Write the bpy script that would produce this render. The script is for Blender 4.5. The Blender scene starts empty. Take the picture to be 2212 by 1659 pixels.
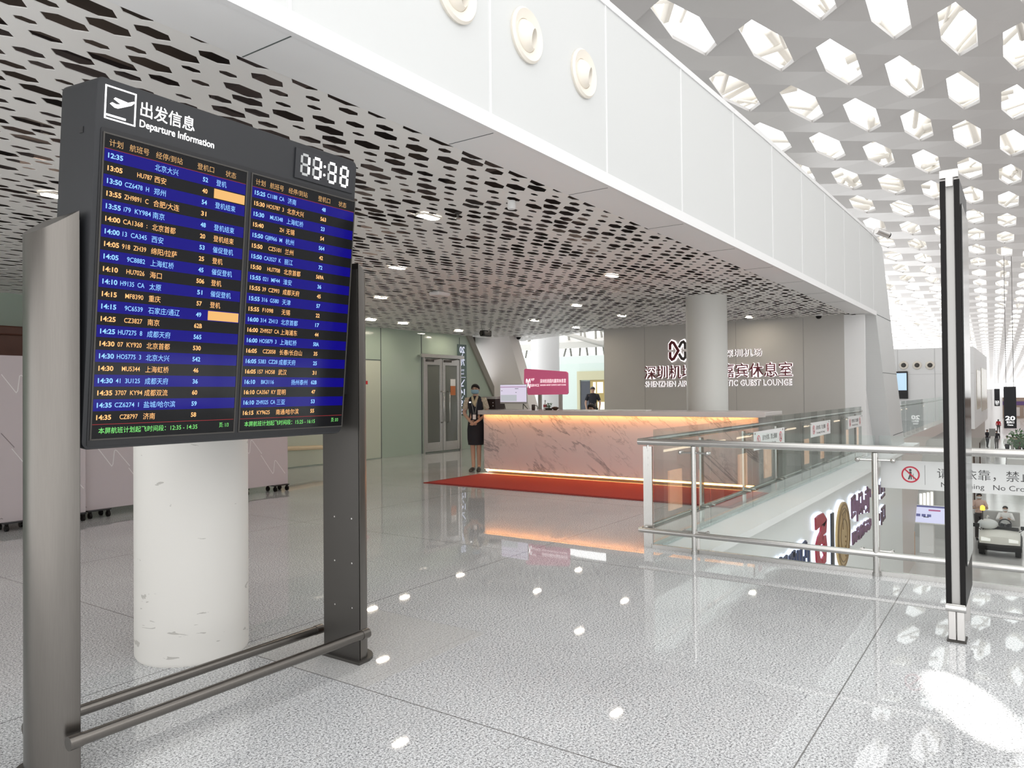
import bpy, bmesh, math, random
from mathutils import Vector, Matrix
random.seed(7)
sc = bpy.context.scene
COL = sc.collection
PI = math.pi

# ------------------------------------------------------------------ camera
FPX = 1608.8
CAM = Vector((0, 0, 1.5))
YAW, PITCH, ROLL = 0.604, 0.0117, -0.0089
_F = Vector((math.cos(YAW)*math.cos(PITCH), math.sin(YAW)*math.cos(PITCH), math.sin(PITCH)))
_r = Vector((math.sin(YAW), -math.cos(YAW), 0)); _u = _r.cross(_F)
CR = _r*math.cos(ROLL)+_u*math.sin(ROLL); CU = _u*math.cos(ROLL)-_r*math.sin(ROLL)
cd = bpy.data.cameras.new('camera'); cam = bpy.data.objects.new('camera', cd); COL.objects.link(cam)
cd.sensor_width = 36; cd.lens = FPX/2212*36; cd.clip_start = .05; cd.clip_end = 500
cam.matrix_world = Matrix(((CR.x, CU.x, -_F.x, CAM.x), (CR.y, CU.y, -_F.y, CAM.y), (CR.z, CU.z, -_F.z, CAM.z), (0, 0, 0, 1)))
sc.camera = cam

# ------------------------------------------------------------------ world, sun patch, exposure
w = bpy.data.worlds.new('world'); sc.world = w; w.use_nodes = True
bg = w.node_tree.nodes['Background']
bg.inputs[0].default_value = (1.0, 1.0, 0.995, 1); bg.inputs[1].default_value = 2.1
sl = bpy.data.lights.new('sun_patch_spot', 'SPOT'); so = bpy.data.objects.new('sun_patch_spot', sl); COL.objects.link(so)
sl.energy = 30000; sl.spot_size = math.radians(3.6); sl.spot_blend = .32; sl.shadow_soft_size = .03; sl.color = (1, .97, .9)
_p = Vector((1.5, -5.5, 13.0)); _z = (_p-Vector((4.13, .24, 0))).normalized()        # added spot, clear of the roof, standing in for the sun on the floor
_x = Vector((.93, .37, 0)); _x = (_x-_z*_x.dot(_z)).normalized(); _y = _z.cross(_x)
so.matrix_world = Matrix(((_x.x, _y.x, _z.x, _p.x), (_x.y, _y.y, _z.y, _p.y), (_x.z, _y.z, _z.z, _p.z), (0, 0, 0, 1))) @ Matrix.Diagonal((1, .33, 1, 1))
vs = sc.view_settings
vs.view_transform = 'Standard'; vs.look = 'None'; vs.gamma = 1; vs.use_curve_mapping = False; vs.exposure = 0.0
cy = sc.cycles
cy.max_bounces = 7; cy.diffuse_bounces = 4; cy.glossy_bounces = 4; cy.transparent_max_bounces = 24; cy.transmission_bounces = 2
cy.caustics_reflective = False; cy.caustics_refractive = False
cy.use_denoising = True; cy.sample_clamp_indirect = 4

# ------------------------------------------------------------------ pixel helpers (real depth is always given)
def ray(x, y): return _F+CR*((x-1106)/FPX)-CU*((y-829.5)/FPX)
def G(x, y, z=0.0):
    d = ray(x, y); return CAM+d*((z-CAM.z)/d.z)
def PX(x, y, X):
    d = ray(x, y); return CAM+d*(X/d.x)
def PY(x, y, Y):
    d = ray(x, y); return CAM+d*(Y/d.y)
def PD(x, y, D): return CAM+ray(x, y)*D

# ------------------------------------------------------------------ materials
MATS = {}
def mat(name, col, rough=.5, metal=0., emit=None, es=1., noise=0., nscale=8., spec=.5, bump=0., coat=0.):
    if name in MATS: return MATS[name]
    m = bpy.data.materials.new(name); m.use_nodes = True; MATS[name] = m
    nt = m.node_tree; b = nt.nodes['Principled BSDF']
    b.inputs['Base Color'].default_value = (*col, 1); b.inputs['Roughness'].default_value = rough
    b.inputs['Metallic'].default_value = metal; b.inputs['Specular IOR Level'].default_value = spec
    b.inputs['Coat Weight'].default_value = coat
    if emit:
        b.inputs['Emission Color'].default_value = (*emit, 1); b.inputs['Emission Strength'].default_value = es
    if noise or bump:
        tc = nt.nodes.new('ShaderNodeTexCoord'); n = nt.nodes.new('ShaderNodeTexNoise')
        n.inputs['Scale'].default_value = nscale; n.inputs['Detail'].default_value = 4
        nt.links.new(tc.outputs['Object'], n.inputs['Vector'])
        if noise:
            mr = nt.nodes.new('ShaderNodeMapRange')
            mr.inputs[3].default_value = 1-noise; mr.inputs[4].default_value = 1+noise
            mx = nt.nodes.new('ShaderNodeMix'); mx.data_type = 'RGBA'; mx.blend_type = 'MULTIPLY'; mx.inputs[0].default_value = 1
            mx.inputs[6].default_value = (*col, 1)
            nt.links.new(n.outputs['Fac'], mr.inputs[0]); nt.links.new(mr.outputs[0], mx.inputs[7])
            nt.links.new(mx.outputs[2], b.inputs['Base Color'])
        if bump:
            bp = nt.nodes.new('ShaderNodeBump'); bp.inputs['Strength'].default_value = bump; bp.inputs['Distance'].default_value = .01
            nt.links.new(n.outputs['Fac'], bp.inputs['Height']); nt.links.new(bp.outputs[0], b.inputs['Normal'])
    return m

class NT:
    """small helper for hand-made node materials"""
    def __init__(s, name):
        s.m = bpy.data.materials.new(name); s.m.use_nodes = True; s.t = s.m.node_tree; MATS[name] = s.m
        s.b = s.t.nodes['Principled BSDF']; s.out = s.t.nodes['Material Output']
    def n(s, typ, **kw):
        nd = s.t.nodes.new('ShaderNode'+typ)
        for k, v in kw.items(): setattr(nd, k, v)
        return nd
    def l(s, a, b): s.t.links.new(a, b)
    def math(s, op, a, b=None, c=None):
        nd = s.n('Math', operation=op)
        for i, v in enumerate((a, b, c)):
            if v is None: continue
            if isinstance(v, (int, float)): nd.inputs[i].default_value = v
            else: s.l(v, nd.inputs[i])
        return nd.outputs[0]
    def ramp(s, fac, stops):
        nd = s.n('ValToRGB'); cr = nd.color_ramp
        while len(cr.elements) < len(stops): cr.elements.new(.5)
        for e, (p, c) in zip(cr.elements, stops):
            e.position = p; e.color = (*c, 1)
        s.l(fac, nd.inputs[0]); return nd.outputs[0]
    def mix(s, fac, a, b, blend='MIX'):
        nd = s.n('Mix', data_type='RGBA', blend_type=blend)
        for i, v in ((0, fac), (6, a), (7, b)):
            if isinstance(v, (int, float)): nd.inputs[i].default_value = v
            elif isinstance(v, tuple): nd.inputs[i].default_value = (*v, 1)
            else: s.l(v, nd.inputs[i])
        return nd.outputs[2]

def granite():
    k = NT('granite'); tc = k.n('TexCoord'); P = tc.outputs['Object']
    n1 = k.n('TexNoise'); n1.inputs['Scale'].default_value = 92; n1.inputs['Detail'].default_value = 3; n1.inputs['Roughness'].default_value = .7; k.l(P, n1.inputs['Vector'])
    n2 = k.n('TexNoise'); n2.inputs['Scale'].default_value = 200; n2.inputs['Detail'].default_value = 2; k.l(P, n2.inputs['Vector'])
    n3 = k.n('TexNoise'); n3.inputs['Scale'].default_value = .8; n3.inputs['Detail'].default_value = 3; k.l(P, n3.inputs['Vector'])
    mx = k.math('ADD', k.math('MULTIPLY', n1.outputs['Fac'], .65), k.math('MULTIPLY', n2.outputs['Fac'], .35))
    c = k.ramp(mx, [(.37, (.055, .055, .06)), (.43, (.27, .275, .285)), (.50, (.56, .57, .58)), (.58, (.80, .81, .825))])
    c = k.mix(1., c, k.ramp(n3.outputs['Fac'], [(.3, (.9, .9, .9)), (.7, (1.06, 1.06, 1.06))]), 'MULTIPLY')
    sp = k.n('SeparateXYZ'); k.l(P, sp.inputs[0])
    # one lighter replaced slab at the foot of the information board
    ins = k.math('MULTIPLY', k.math('MULTIPLY', k.math('GREATER_THAN', sp.outputs[0], 2.70), k.math('LESS_THAN', sp.outputs[0], 3.74)),
                 k.math('MULTIPLY', k.math('GREATER_THAN', sp.outputs[1], 2.80), k.math('LESS_THAN', sp.outputs[1], 3.86)))
    c = k.mix(k.math('MULTIPLY', ins, .5), c, (.52, .51, .49))
    def joint(ax, off, step, wd):
        f = k.math('PINGPONG', k.math('ADD', sp.outputs[ax], -off+step*40), step/2)
        return k.math('LESS_THAN', f, wd)
    fine = k.math('MAXIMUM', joint(0, 2.70, 1.04, .0016), joint(1, .78, 1.04, .0016))
    bold = k.math('MAXIMUM', joint(0, 2.70, 3.12, .0035), joint(1, .78, 3.12, .0035))
    c = k.mix(k.math('MULTIPLY', fine, .45), c, (.16, .15, .15)); c = k.mix(k.math('MULTIPLY', bold, .8), c, (.10, .095, .09))
    k.l(c, k.b.inputs['Base Color']); k.b.inputs['Roughness'].default_value = .022; k.b.inputs['Specular IOR Level'].default_value = .55
    n4 = k.n('TexNoise'); n4.inputs['Scale'].default_value = 1.6; n4.inputs['Detail'].default_value = 2; k.l(P, n4.inputs['Vector'])
    bp = k.n('Bump'); bp.inputs['Strength'].default_value = .015; bp.inputs['Distance'].default_value = .02
    k.l(n4.outputs['Fac'], bp.inputs['Height']); k.l(bp.outputs[0], k.b.inputs['Normal'])
    return k.m

def marble():
    k = NT('marble'); tc = k.n('TexCoord'); m0 = k.n('Mapping'); m0.inputs['Rotation'].default_value = (math.radians(-40), 0, 0); k.l(tc.outputs['Object'], m0.inputs[0])
    mp = k.n('Mapping'); mp.inputs['Scale'].default_value = (1, .55, 1.9); k.l(m0.outputs[0], mp.inputs[0])
    acc = None
    for sc_, th, am, w4 in ((.85, .022, .80, 0), (2.0, .014, .5, 3)):
        n = k.n('TexNoise', noise_dimensions='4D'); n.inputs['Scale'].default_value = sc_; n.inputs['Detail'].default_value = 7; n.inputs['Roughness'].default_value = .62; n.inputs['Distortion'].default_value = .7
        n.inputs['W'].default_value = w4; k.l(mp.outputs[0], n.inputs['Vector'])
        d = k.math('ABSOLUTE', k.math('SUBTRACT', n.outputs['Fac'], .5))
        v = k.math('MULTIPLY', k.math('SUBTRACT', 1., k.math('MINIMUM', k.math('DIVIDE', d, th), 1.)), am)
        m2 = k.n('TexNoise', noise_dimensions='4D'); m2.inputs['Scale'].default_value = 1.0; m2.inputs['W'].default_value = w4+9; k.l(tc.outputs['Object'], m2.inputs['Vector'])
        v = k.math('MULTIPLY', v, k.math('SMOOTH_MIN', 1., k.math('MULTIPLY', k.math('MAXIMUM', k.math('SUBTRACT', m2.outputs['Fac'], .43), 0.), 9.), .1))
        acc = v if acc is None else k.math('MAXIMUM', acc, v)
    c = k.mix(acc, (.68, .60, .58), (.22, .20, .21))
    k.l(c, k.b.inputs['Base Color']); k.b.inputs['Roughness'].default_value = .28
    return k.m

def scuffed():
    k = NT('scuffed_white'); tc = k.n('TexCoord'); P = tc.outputs['Object']
    mp = k.n('Mapping'); mp.inputs['Scale'].default_value = (3, 3, 14); k.l(P, mp.inputs[0])
    n = k.n('TexNoise'); n.inputs['Scale'].default_value = 1.6; n.inputs['Detail'].default_value = 5; n.inputs['Distortion'].default_value = .6; k.l(mp.outputs[0], n.inputs['Vector'])
    sp = k.n('SeparateXYZ'); k.l(P, sp.inputs[0])
    low = k.math('MAXIMUM', k.math('SUBTRACT', 1., k.math('MULTIPLY', sp.outputs[2], 1.6)), .0)
    thr = k.math('SUBTRACT', .695, k.math('MULTIPLY', low, .06))
    s = k.math('GREATER_THAN', n.outputs['Fac'], thr)
    c = k.mix(k.math('MULTIPLY', s, .55), (.80, .78, .74), (.33, .31, .28))
    k.l(c, k.b.inputs['Base Color']); k.b.inputs['Roughness'].default_value = .5
    return k.m

def brushed(name, col, rough=.32, metal=1.):
    k = NT(name); tc = k.n('TexCoord'); mp = k.n('Mapping'); mp.inputs['Scale'].default_value = (60, 60, 1.5); k.l(tc.outputs['Object'], mp.inputs[0])
    n = k.n('TexNoise'); n.inputs['Scale'].default_value = 6; k.l(mp.outputs[0], n.inputs['Vector'])
    c = k.mix(n.outputs['Fac'], tuple(x*.9 for x in col), tuple(min(1, x*1.08) for x in col)); k.l(c, k.b.inputs['Base Color'])
    k.b.inputs['Metallic'].default_value = metal; k.b.inputs['Roughness'].default_value = rough
    return k.m

def perforated_white():
    k = NT('perforated_white'); tc = k.n('TexCoord'); v = k.n('TexVoronoi'); v.inputs['Scale'].default_value = 70; v.inputs['Randomness'].default_value = 0
    k.l(tc.outputs['Object'], v.inputs['Vector'])
    s = k.math('LESS_THAN', v.outputs['Distance'], .27)
    c = k.mix(k.math('MULTIPLY', s, .16), (.63, .64, .635), (.3, .3, .3)); k.l(c, k.b.inputs['Base Color']); k.b.inputs['Roughness'].default_value = .45
    return k.m

def pane(name, tint, gloss=1., rough=0.):
    k = NT(name); t = k.n('BsdfTransparent'); t.inputs[0].default_value = (*tint, 1)
    g = k.n('BsdfGlossy'); g.inputs['Roughness'].default_value = rough; g.inputs[0].default_value = (1, 1, 1, 1)
    fr = k.n('Fresnel'); fr.inputs[0].default_value = 1.45
    mx = k.n('MixShader'); k.l(k.math('MULTIPLY', fr.outputs[0], gloss), mx.inputs[0]); k.l(t.outputs[0], mx.inputs[1]); k.l(g.outputs[0], mx.inputs[2])
    k.l(mx.outputs[0], k.out.inputs[0]); k.t.nodes.remove(k.b)
    return k.m

M_FLOOR = granite(); M_MARBLE = marble(); M_SCUFF = scuffed()
M_STEEL = brushed('stainless_steel', (.62, .61, .59), .25); M_POST = brushed('satin_bronze_steel', (.185, .172, .158), .3); M_ALU = brushed('aluminium', (.72, .70, .68), .4)
M_PERF = perforated_white()
M_GLASS = pane('clear_glass', (.955, .982, .972), .33); M_DGLASS = pane('door_glass', (.55, .56, .53), .8)
M_WHITE = mat('white_panel', (.83, .83, .83), .42, noise=.015, nscale=2)
M_ROOF = mat('roof_panel', (.62, .605, .595), .30, noise=.02, nscale=1.2)
M_TRIM = mat('white_trim', (.80, .80, .80), .4)
M_CEIL = mat('ceiling_metal', (.86, .845, .82), .45, noise=.02, nscale=3)
M_PLENUM = mat('plenum_dark', (.07, .055, .05), .9, noise=.3, nscale=1.5)
M_DUCT = mat('duct_grey', (.20, .16, .15), .6)
M_GREYWALL = mat('grey_wall', (.52, .505, .48), .55, noise=.02, nscale=1)
M_GREEN = mat('green_glass_wall', (.40, .485, .41), .06, spec=.6)
M_GREEN2 = mat('pale_green_door', (.56, .60, .50), .2)
M_SEAM = mat('seam_dark', (.10, .12, .115), .7)
M_BLACK = mat('black_plastic', (.012, .012, .014), .35)
M_BOARD = mat('charcoal_metal', (.020, .021, .024), .5, noise=.05, nscale=120)
M_DARKPOST = mat('dark_bronze', (.075, .07, .065), .42, metal=.5)
M_RED = mat('red_carpet', (.42, .03, .02), .9, noise=.2, nscale=300, bump=.4)
M_REDT = mat('carpet_border', (.26, .02, .016), .9)
M_HOARD = mat('mauve_panel', (.52, .465, .485), .4, noise=.02)
M_LINEW = mat('motif_light', (.75, .73, .73), .5); M_LINED = mat('motif_dark', (.25, .22, .23), .5)
M_WOOD = mat('brown_wood', (.09, .035, .022), .45, noise=.3, nscale=5)
M_CREAM = mat('cream_plastic', (.80, .75, .67), .4)
M_GASK = mat('black_gasket', (.006, .005, .005), .4, spec=.2)
M_GREYP = mat('grey_panel', (.44, .43, .415), .4)
M_PINK = mat('pink_sign', (.62, .12, .24), .4, emit=(.62, .12, .24), es=.35)
M_LTR = mat('white_letter', (.9, .9, .9), .4, emit=(1, 1, 1), es=1.0)
M_GLOW = mat('letter_halo', (1, .95, .97), .4, emit=(1, .93, .95), es=1.4)
M_GLOWB = mat('letter_halo_blue', (.9, .92, 1), .4, emit=(.72, .78, 1), es=1.15)
M_DRED = mat('dark_red_letter', (.13, .010, .020), .3); M_DGREY = mat('dark_grey_letter', (.06, .05, .05), .3)
M_LED = mat('warm_led', (1, .6, .3), .4, emit=(1, .44, .12), es=17)
M_LAMP = mat('lamp_lens', (1, 1, 1), .4, emit=(1, .88, .72), es=118)
M_SKIN = mat('skin', (.52, .33, .24), .5, spec=.3); M_SKIN2 = mat('skin_tan', (.42, .24, .17), .5, spec=.3)
M_HAIR = mat('black_hair', (.012, .010, .010), .4)
M_EYE = mat('eye_dark', (.02, .015, .012), .3)
M_NAVY = mat('navy_cloth', (.012, .012, .018), .8, noise=.2, nscale=60)
M_MASK = mat('blue_mask', (.25, .42, .50), .7); M_PWHITE = mat('paper_white', (.82, .81, .80), .6)
M_MARBLETOP = mat('counter_top_stone', (.56, .52, .50), .25, noise=.05, nscale=6)

# ------------------------------------------------------------------ mesh builder
class MB:
    def __init__(s): s.v = []; s.f = []; s.mi = []; s.cur = 0
    def face(s, pts):
        b = len(s.v); s.v += [tuple(p) for p in pts]; s.f.append(tuple(range(b, b+len(pts)))); s.mi.append(s.cur)
    def add(s, vs_, fs):
        b = len(s.v); s.v += [tuple(p) for p in vs_]
        for f in fs: s.f.append(tuple(b+i for i in f)); s.mi.append(s.cur)
    def box(s, x0, y0, z0, x1, y1, z1):
        s.add([(x0, y0, z0), (x1, y0, z0), (x1, y1, z0), (x0, y1, z0), (x0, y0, z1), (x1, y0, z1), (x1, y1, z1), (x0, y1, z1)],
              [(0, 3, 2, 1), (4, 5, 6, 7), (0, 1, 5, 4), (1, 2, 6, 5), (2, 3, 7, 6), (3, 0, 4, 7)])
        return s
    def prism(s, poly, vec):
        n = len(poly); vec = Vector(vec); P = [Vector(p) for p in poly]
        s.add(P+[p+vec for p in P], [tuple(range(n-1, -1, -1)), tuple(range(n, 2*n))]+[(i, (i+1) % n, n+(i+1) % n, n+i) for i in range(n)])
        return s
    def rings(s, rings, cap=True, closed=False):
        n = len(rings[0]); b = len(s.v)
        for r in rings: s.v += [tuple(p) for p in r]
        m = len(rings)
        for i in range(m if closed else m-1):
            for j in range(n):
                s.f.append((b+i*n+j, b+i*n+(j+1) % n, b+((i+1) % m)*n+(j+1) % n, b+((i+1) % m)*n+j)); s.mi.append(s.cur)
        if cap and not closed:
            s.f.append(tuple(b+j for j in range(n-1, -1, -1))); s.mi.append(s.cur)
            s.f.append(tuple(b+(m-1)*n+j for j in range(n))); s.mi.append(s.cur)
        return s
    def cyl(s, p0, p1, r0, r1=None, n=16):
        return s.tube([p0, p1], [r0, r0 if r1 is None else r1], n)
    def tube(s, pts, rad, n=10):
        P = [Vector(p) for p in pts]
        if not isinstance(rad, (list, tuple)): rad = [rad]*len(P)
        rings = []
        t = (P[1]-P[0]).normalized(); a = t.orthogonal().normalized()
        for i, p in enumerate(P):
            t = ((P[min(i+1, len(P)-1)]-P[max(i-1, 0)])).normalized()
            a = (a-t*a.dot(t)).normalized(); b = t.cross(a)
            rings.append([p+(a*math.cos(2*PI*k/n)+b*math.sin(2*PI*k/n))*rad[i] for k in range(n)])
        return s.rings(rings)
    def lathe(s, prof, c=(0, 0, 0), ax='z', n=24):
        rings = []
        for r, h in prof:
            ring = []
            for k in range(n):
                x, y = r*math.cos(2*PI*k/n), r*math.sin(2*PI*k/n)
                q = (x, y, h) if ax == 'z' else ((x, -h, y) if ax == '-y' else (-h, -x, y))
                ring.append((c[0]+q[0], c[1]+q[1], c[2]+q[2]))
            rings.append(ring)
        return s.rings(rings)
    def ellip(s, c, rx, ry, rz, n=12, m=8):
        rings = []
        for i in range(m+1):
            t = -PI/2+PI*i/m; cr = max(math.cos(t), .02)
            rings.append([(c[0]+rx*cr*math.cos(2*PI*k/n), c[1]+ry*cr*math.sin(2*PI*k/n), c[2]+rz*math.sin(t)) for k in range(n)])
        return s.rings(rings)
    def ribbon(s, pts, wd, to3, d=.004):
        """flat stroke of width wd along 2D pts, raised by d; to3(x, y, h) maps to 3D"""
        P = [Vector((p[0], p[1])) for p in pts]; L = []; R = []
        for i, p in enumerate(P):
            t0 = (p-P[i-1]).normalized() if i else (P[1]-P[0]).normalized()
            t1 = (P[i+1]-p).normalized() if i < len(P)-1 else t0
            n0 = Vector((-t0.y, t0.x)); n1 = Vector((-t1.y, t1.x)); mn = (n0+n1)
            mn = mn.normalized() if mn.length > .2 else n0
            k = wd/2/max(mn.dot(n0), .5)
            L.append(p+mn*k); R.append(p-mn*k)
        rings = [[to3(a.x, a.y, 0), to3(b.x, b.y, 0), to3(b.x, b.y, d), to3(a.x, a.y, d)] for a, b in zip(L, R)]
        return s.rings(rings)
    def flat(s, poly, to3, d=.004):
        n = len(poly)
        s.add([to3(x, y, 0) for x, y in poly]+[to3(x, y, d) for x, y in poly], [tuple(range(n-1, -1, -1)), tuple(range(n, 2*n))]+[(i, (i+1) % n, n+(i+1) % n, n+i) for i in range(n)])
        return s
    def build(s, name, m, parent=None, smooth=False, bevel=0., loc=None, seg=2):
        me = bpy.data.meshes.new(name); me.from_pydata(s.v, [], s.f)
        ms = m if isinstance(m, (list, tuple)) else [m]
        for q in ms: me.materials.append(q)
        if len(ms) > 1: me.polygons.foreach_set('material_index', s.mi)
        bm = bmesh.new(); bm.from_mesh(me); bmesh.ops.recalc_face_normals(bm, faces=bm.faces); bm.to_mesh(me); bm.free()
        o = bpy.data.objects.new(name, me); COL.objects.link(o)
        if smooth:
            me.polygons.foreach_set('use_smooth', [True]*len(me.polygons))
            if smooth is not True: me.set_sharp_from_angle(angle=math.radians(smooth))
        if bevel:
            b = o.modifiers.new('bevel', 'BEVEL'); b.width = bevel; b.segments = seg; b.limit_method = 'ANGLE'
        if loc: o.location = loc
        if parent: o.parent = parent
        me.update(); return o

def build_each(mb, name, m, parent, **kw):
    """one object per loose piece of mb"""
    par = list(range(len(mb.v)))
    def find(a):
        while par[a] != a: par[a] = par[par[a]]; a = par[a]
        return a
    for f in mb.f:
        for i in f[1:]: par[find(i)] = find(f[0])
    grp = {}
    for f in mb.f: grp.setdefault(find(f[0]), []).append(f)
    out = []
    for fs in grp.values():
        ids = sorted({i for f in fs for i in f}); mp = {a: b for b, a in enumerate(ids)}
        q = MB(); q.add([mb.v[i] for i in ids], [tuple(mp[i] for i in f) for f in fs]); out.append(q.build(name, m, parent, **kw))
    return out
def tag(o, label=None, cat=None, group=None, kind=None):
    if label: o['label'] = label
    if cat: o['category'] = cat
    if group: o['group'] = group
    if kind: o['kind'] = kind
    return o
def thing(name, label, cat, loc=(0, 0, 0), rz=0., group=None):
    o = bpy.data.objects.new(name, None); COL.objects.link(o); o.location = loc; o.rotation_euler = (0, 0, rz); o.empty_display_size = .1
    return tag(o, label, cat, group)
def struct(name, mb, m, label=None, **k):
    o = mb.build(name, m, **k); return tag(o, label, 'structure' if label else None, kind='structure')

def texts(mb, items, to3):
    """items: (string, x, y, size, width or None, align, bold); glyph outlines are filled and mapped by to3(x, y, 0)"""
    obs = []
    for (t, x, y, size, wd, al, bold) in items:
        c = bpy.data.curves.new('t', 'FONT'); c.body = t; c.size = size; c.offset = bold*size; c.resolution_u = 3
        o = bpy.data.objects.new('t', c); COL.objects.link(o); obs.append(o)
    bpy.context.view_layer.update(); dg = bpy.context.evaluated_depsgraph_get()
    for o, (t, x, y, size, wd, al, bold) in zip(obs, items):
        me = bpy.data.meshes.new_from_object(o.evaluated_get(dg))
        if me.vertices:
            xs = [v.co.x for v in me.vertices]; x0, x1 = min(xs), max(xs)
            k = 1. if not wd else wd/max(x1-x0, 1e-6); W = (x1-x0)*k
            ox = x-(0 if al == 'l' else W/2 if al == 'c' else W)
            b = len(mb.v)
            mb.v += [tuple(to3(ox+(v.co.x-x0)*k, y+v.co.y, 0)) for v in me.vertices]
            for p in me.polygons: mb.f.append(tuple(b+i for i in p.vertices)); mb.mi.append(mb.cur)
        bpy.data.meshes.remove(me)
    for o in obs:
        c = o.data; bpy.data.objects.remove(o); bpy.data.curves.remove(c)
    return mb
def text_obj(name, items, to3, m, parent, solid=0.):
    mb = texts(MB(), items, to3); o = mb.build(name, m, parent)
    if solid:
        s = o.modifiers.new('solid', 'SOLIDIFY'); s.thickness = solid; s.offset = 0
    return o

def honeycomb(rows, cols, pos, hexa):
    """sheet pierced by elongated hexagons; rows run along X, odd rows shifted half a pitch.
    pos(i, j) -> centre, hexa(i, j) -> six offsets v0..v5 (tip, +side a, +side b, tip, -side b, -side a)"""
    V = []; Fc = []; idx = {}
    for i in range(rows):
        for j in range(cols):
            c = Vector(pos(i, j))
            for k, o in enumerate(hexa(i, j)):
                idx[i, j, k] = len(V); V.append(c+Vector(o))
    for i in range(rows-1):            # row i (its minus side) faces row i+1 (its plus side)
        for j in range(cols):
            g = lambda a, b, c: idx.get((a, b, c))
            up = i+1; q = j+i % 2          # the hole in row i+1 whose centre is half a pitch further on
            for quad in (((i, j, 5), (i, j, 4), (up, q, 0), (up, q-1, 3)), ((i, j, 4), (i, j, 3), (up, q, 1), (up, q, 0)),
                         ((i, j, 3), (i, j+1, 0), (up, q, 2), (up, q, 1)), ((i, j+1, 0), (i, j+1, 5), (up, q, 3), (up, q, 2))):
                ids = [g(*t) for t in quad]
                if None not in ids: Fc.append(tuple(ids))
    return V, Fc

# ================================================================== the setting
def zc(y): return 3.23-max(0, y-9.8)*.072
floor = MB()
floor.prism([(-2, -4, -.3), (6.66, -4, -.3), (6.66, 2.96, -.3), (23.4, 2.96, -.3), (23.4, 3.4, -.3), (44, 3.4, -.3), (44, 22, -.3), (-2, 22, -.3)], (0, 0, .3))
struct('floor', floor, M_FLOOR, 'speckled grey polished granite floor of the upper level')
M_LOWFLOOR = mat('lower_floor', (.66, .64, .63), .12, noise=.12, nscale=1.5)
struct('floor_lower', MB().box(5, -14, -4.2, 280, 9, -4), M_LOWFLOOR, 'glossy pale floor of the concourse one level down')

# roof of the hall: facetted sheet with long hexagonal openings
O_, A_, B_ = Vector((17.73, 6.893, 10.5)), Vector((2.38, -1.349, .069)), Vector((4.339, .142, -.15))
LIFT = .17
HX = [(-1.5, -.05, LIFT), (-1.25, .37, LIFT), (.2, .40, 0), (1.66, .06, 0), (1.2, -.40, 0), (-.14, -.43, LIFT)]
V, Fc = honeycomb(17, 60, lambda i, j: O_+A_*(i-4)+B_*(j-3-(i-4)//2), lambda i, j: [Vector(p)-Vector((0, 0, .095*p[0]*0)) for p in HX])
mb = MB(); mb.add(V, Fc)
ro = struct('ceiling_roof', mb, M_ROOF, 'facetted white hall roof pierced by rows of hexagonal skylight openings')
sd = ro.modifiers.new('solid', 'SOLIDIFY'); sd.thickness = .10; sd.offset = 1
M_TRUSS = mat('truss_white', (.78, .75, .69), .5)
mb = MB()
for i in range(-1, 11):
    for j in range(-5, 24):
        c = O_+A_*i+B_*(j-i//2)
        for k in range(3 if j < 12 else 1):
            p = c+Vector((random.uniform(-1.3, 1.3), random.uniform(-.3, .3), random.uniform(.9, 1.4)))
            a = random.choice((0.1, .6, -.6, 1.5, -.15))+random.uniform(-.1, .1)
            d = Vector((math.cos(a), math.sin(a), random.uniform(-.5, .5)))*random.uniform(1.0, 1.8)
            r = random.choice((.05, .09, .14)); mb.tube([p-d, p+d], r, 6)
tag(struct('roof_truss', mb, M_TRUSS, 'white steel tubes crossing above the skylight openings', smooth=True))

# perforated metal ceiling of the lobby
P_, Q_ = .305, .116
def cpos(i, j):
    y = 12.45-i*Q_; x = -2.6+j*P_+(P_/2 if i % 2 else 0)
    return (x+random.uniform(-.034, .034), y+random.uniform(-.012, .012), zc(y))
def chex(i, j):
    s = random.choice((.44, .48, .56, .66, .78, .9, 1.02, 1.10)); sy = min(s*random.uniform(1.0, 1.2), 1.09)
    h = lambda x, y: (x*s, y*sy, 0)
    return [h(-.128, -.012), h(-.07, .047), h(.062, .053), h(.128, .012), h(.07, -.047), h(-.062, -.053)]
V, Fc = honeycomb(81, 70, cpos, chex); mb = MB(); mb.add(V, Fc)
co = struct('ceiling', mb, M_CEIL, 'beige metal ceiling perforated with dark elongated hexagons')
sd = co.modifiers.new('solid', 'SOLIDIFY'); sd.thickness = .005; sd.offset = 1
mb = MB(); mb.box(-4, 3.2, 4.45, 18.5, 13, 4.5); mb.box(-4, 13, 2.9, 18.5, 13.1, 4.5); mb.box(18.5, 3.2, 3.22, 18.6, 13.1, 4.5); mb.box(-4.1, 3.2, 2.9, -4, 13, 4.5)
struct('ceiling_plenum', mb, M_PLENUM, 'dark void above the perforated ceiling')
mb = MB()
for y in (4.0, 5.4, 7.4, 9.6): mb.tube([(-3, y, 3.85), (18, y+.3, 3.85)], .11, 8)
for x in (1.2, 3.6, 6.3, 9.1, 12.4, 15.6): mb.box(x, 3.4, 3.95, x+.35, 12.4, 4.15)
for k in range(60):
    x, y = random.uniform(-2, 12), random.uniform(3.4, 9); mb.box(x, y, 3.5, x+.5, y+.05, 3.6)
struct('ceiling_duct', mb, M_DUCT, 'grey ducts and pipes seen through the ceiling holes')

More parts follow.
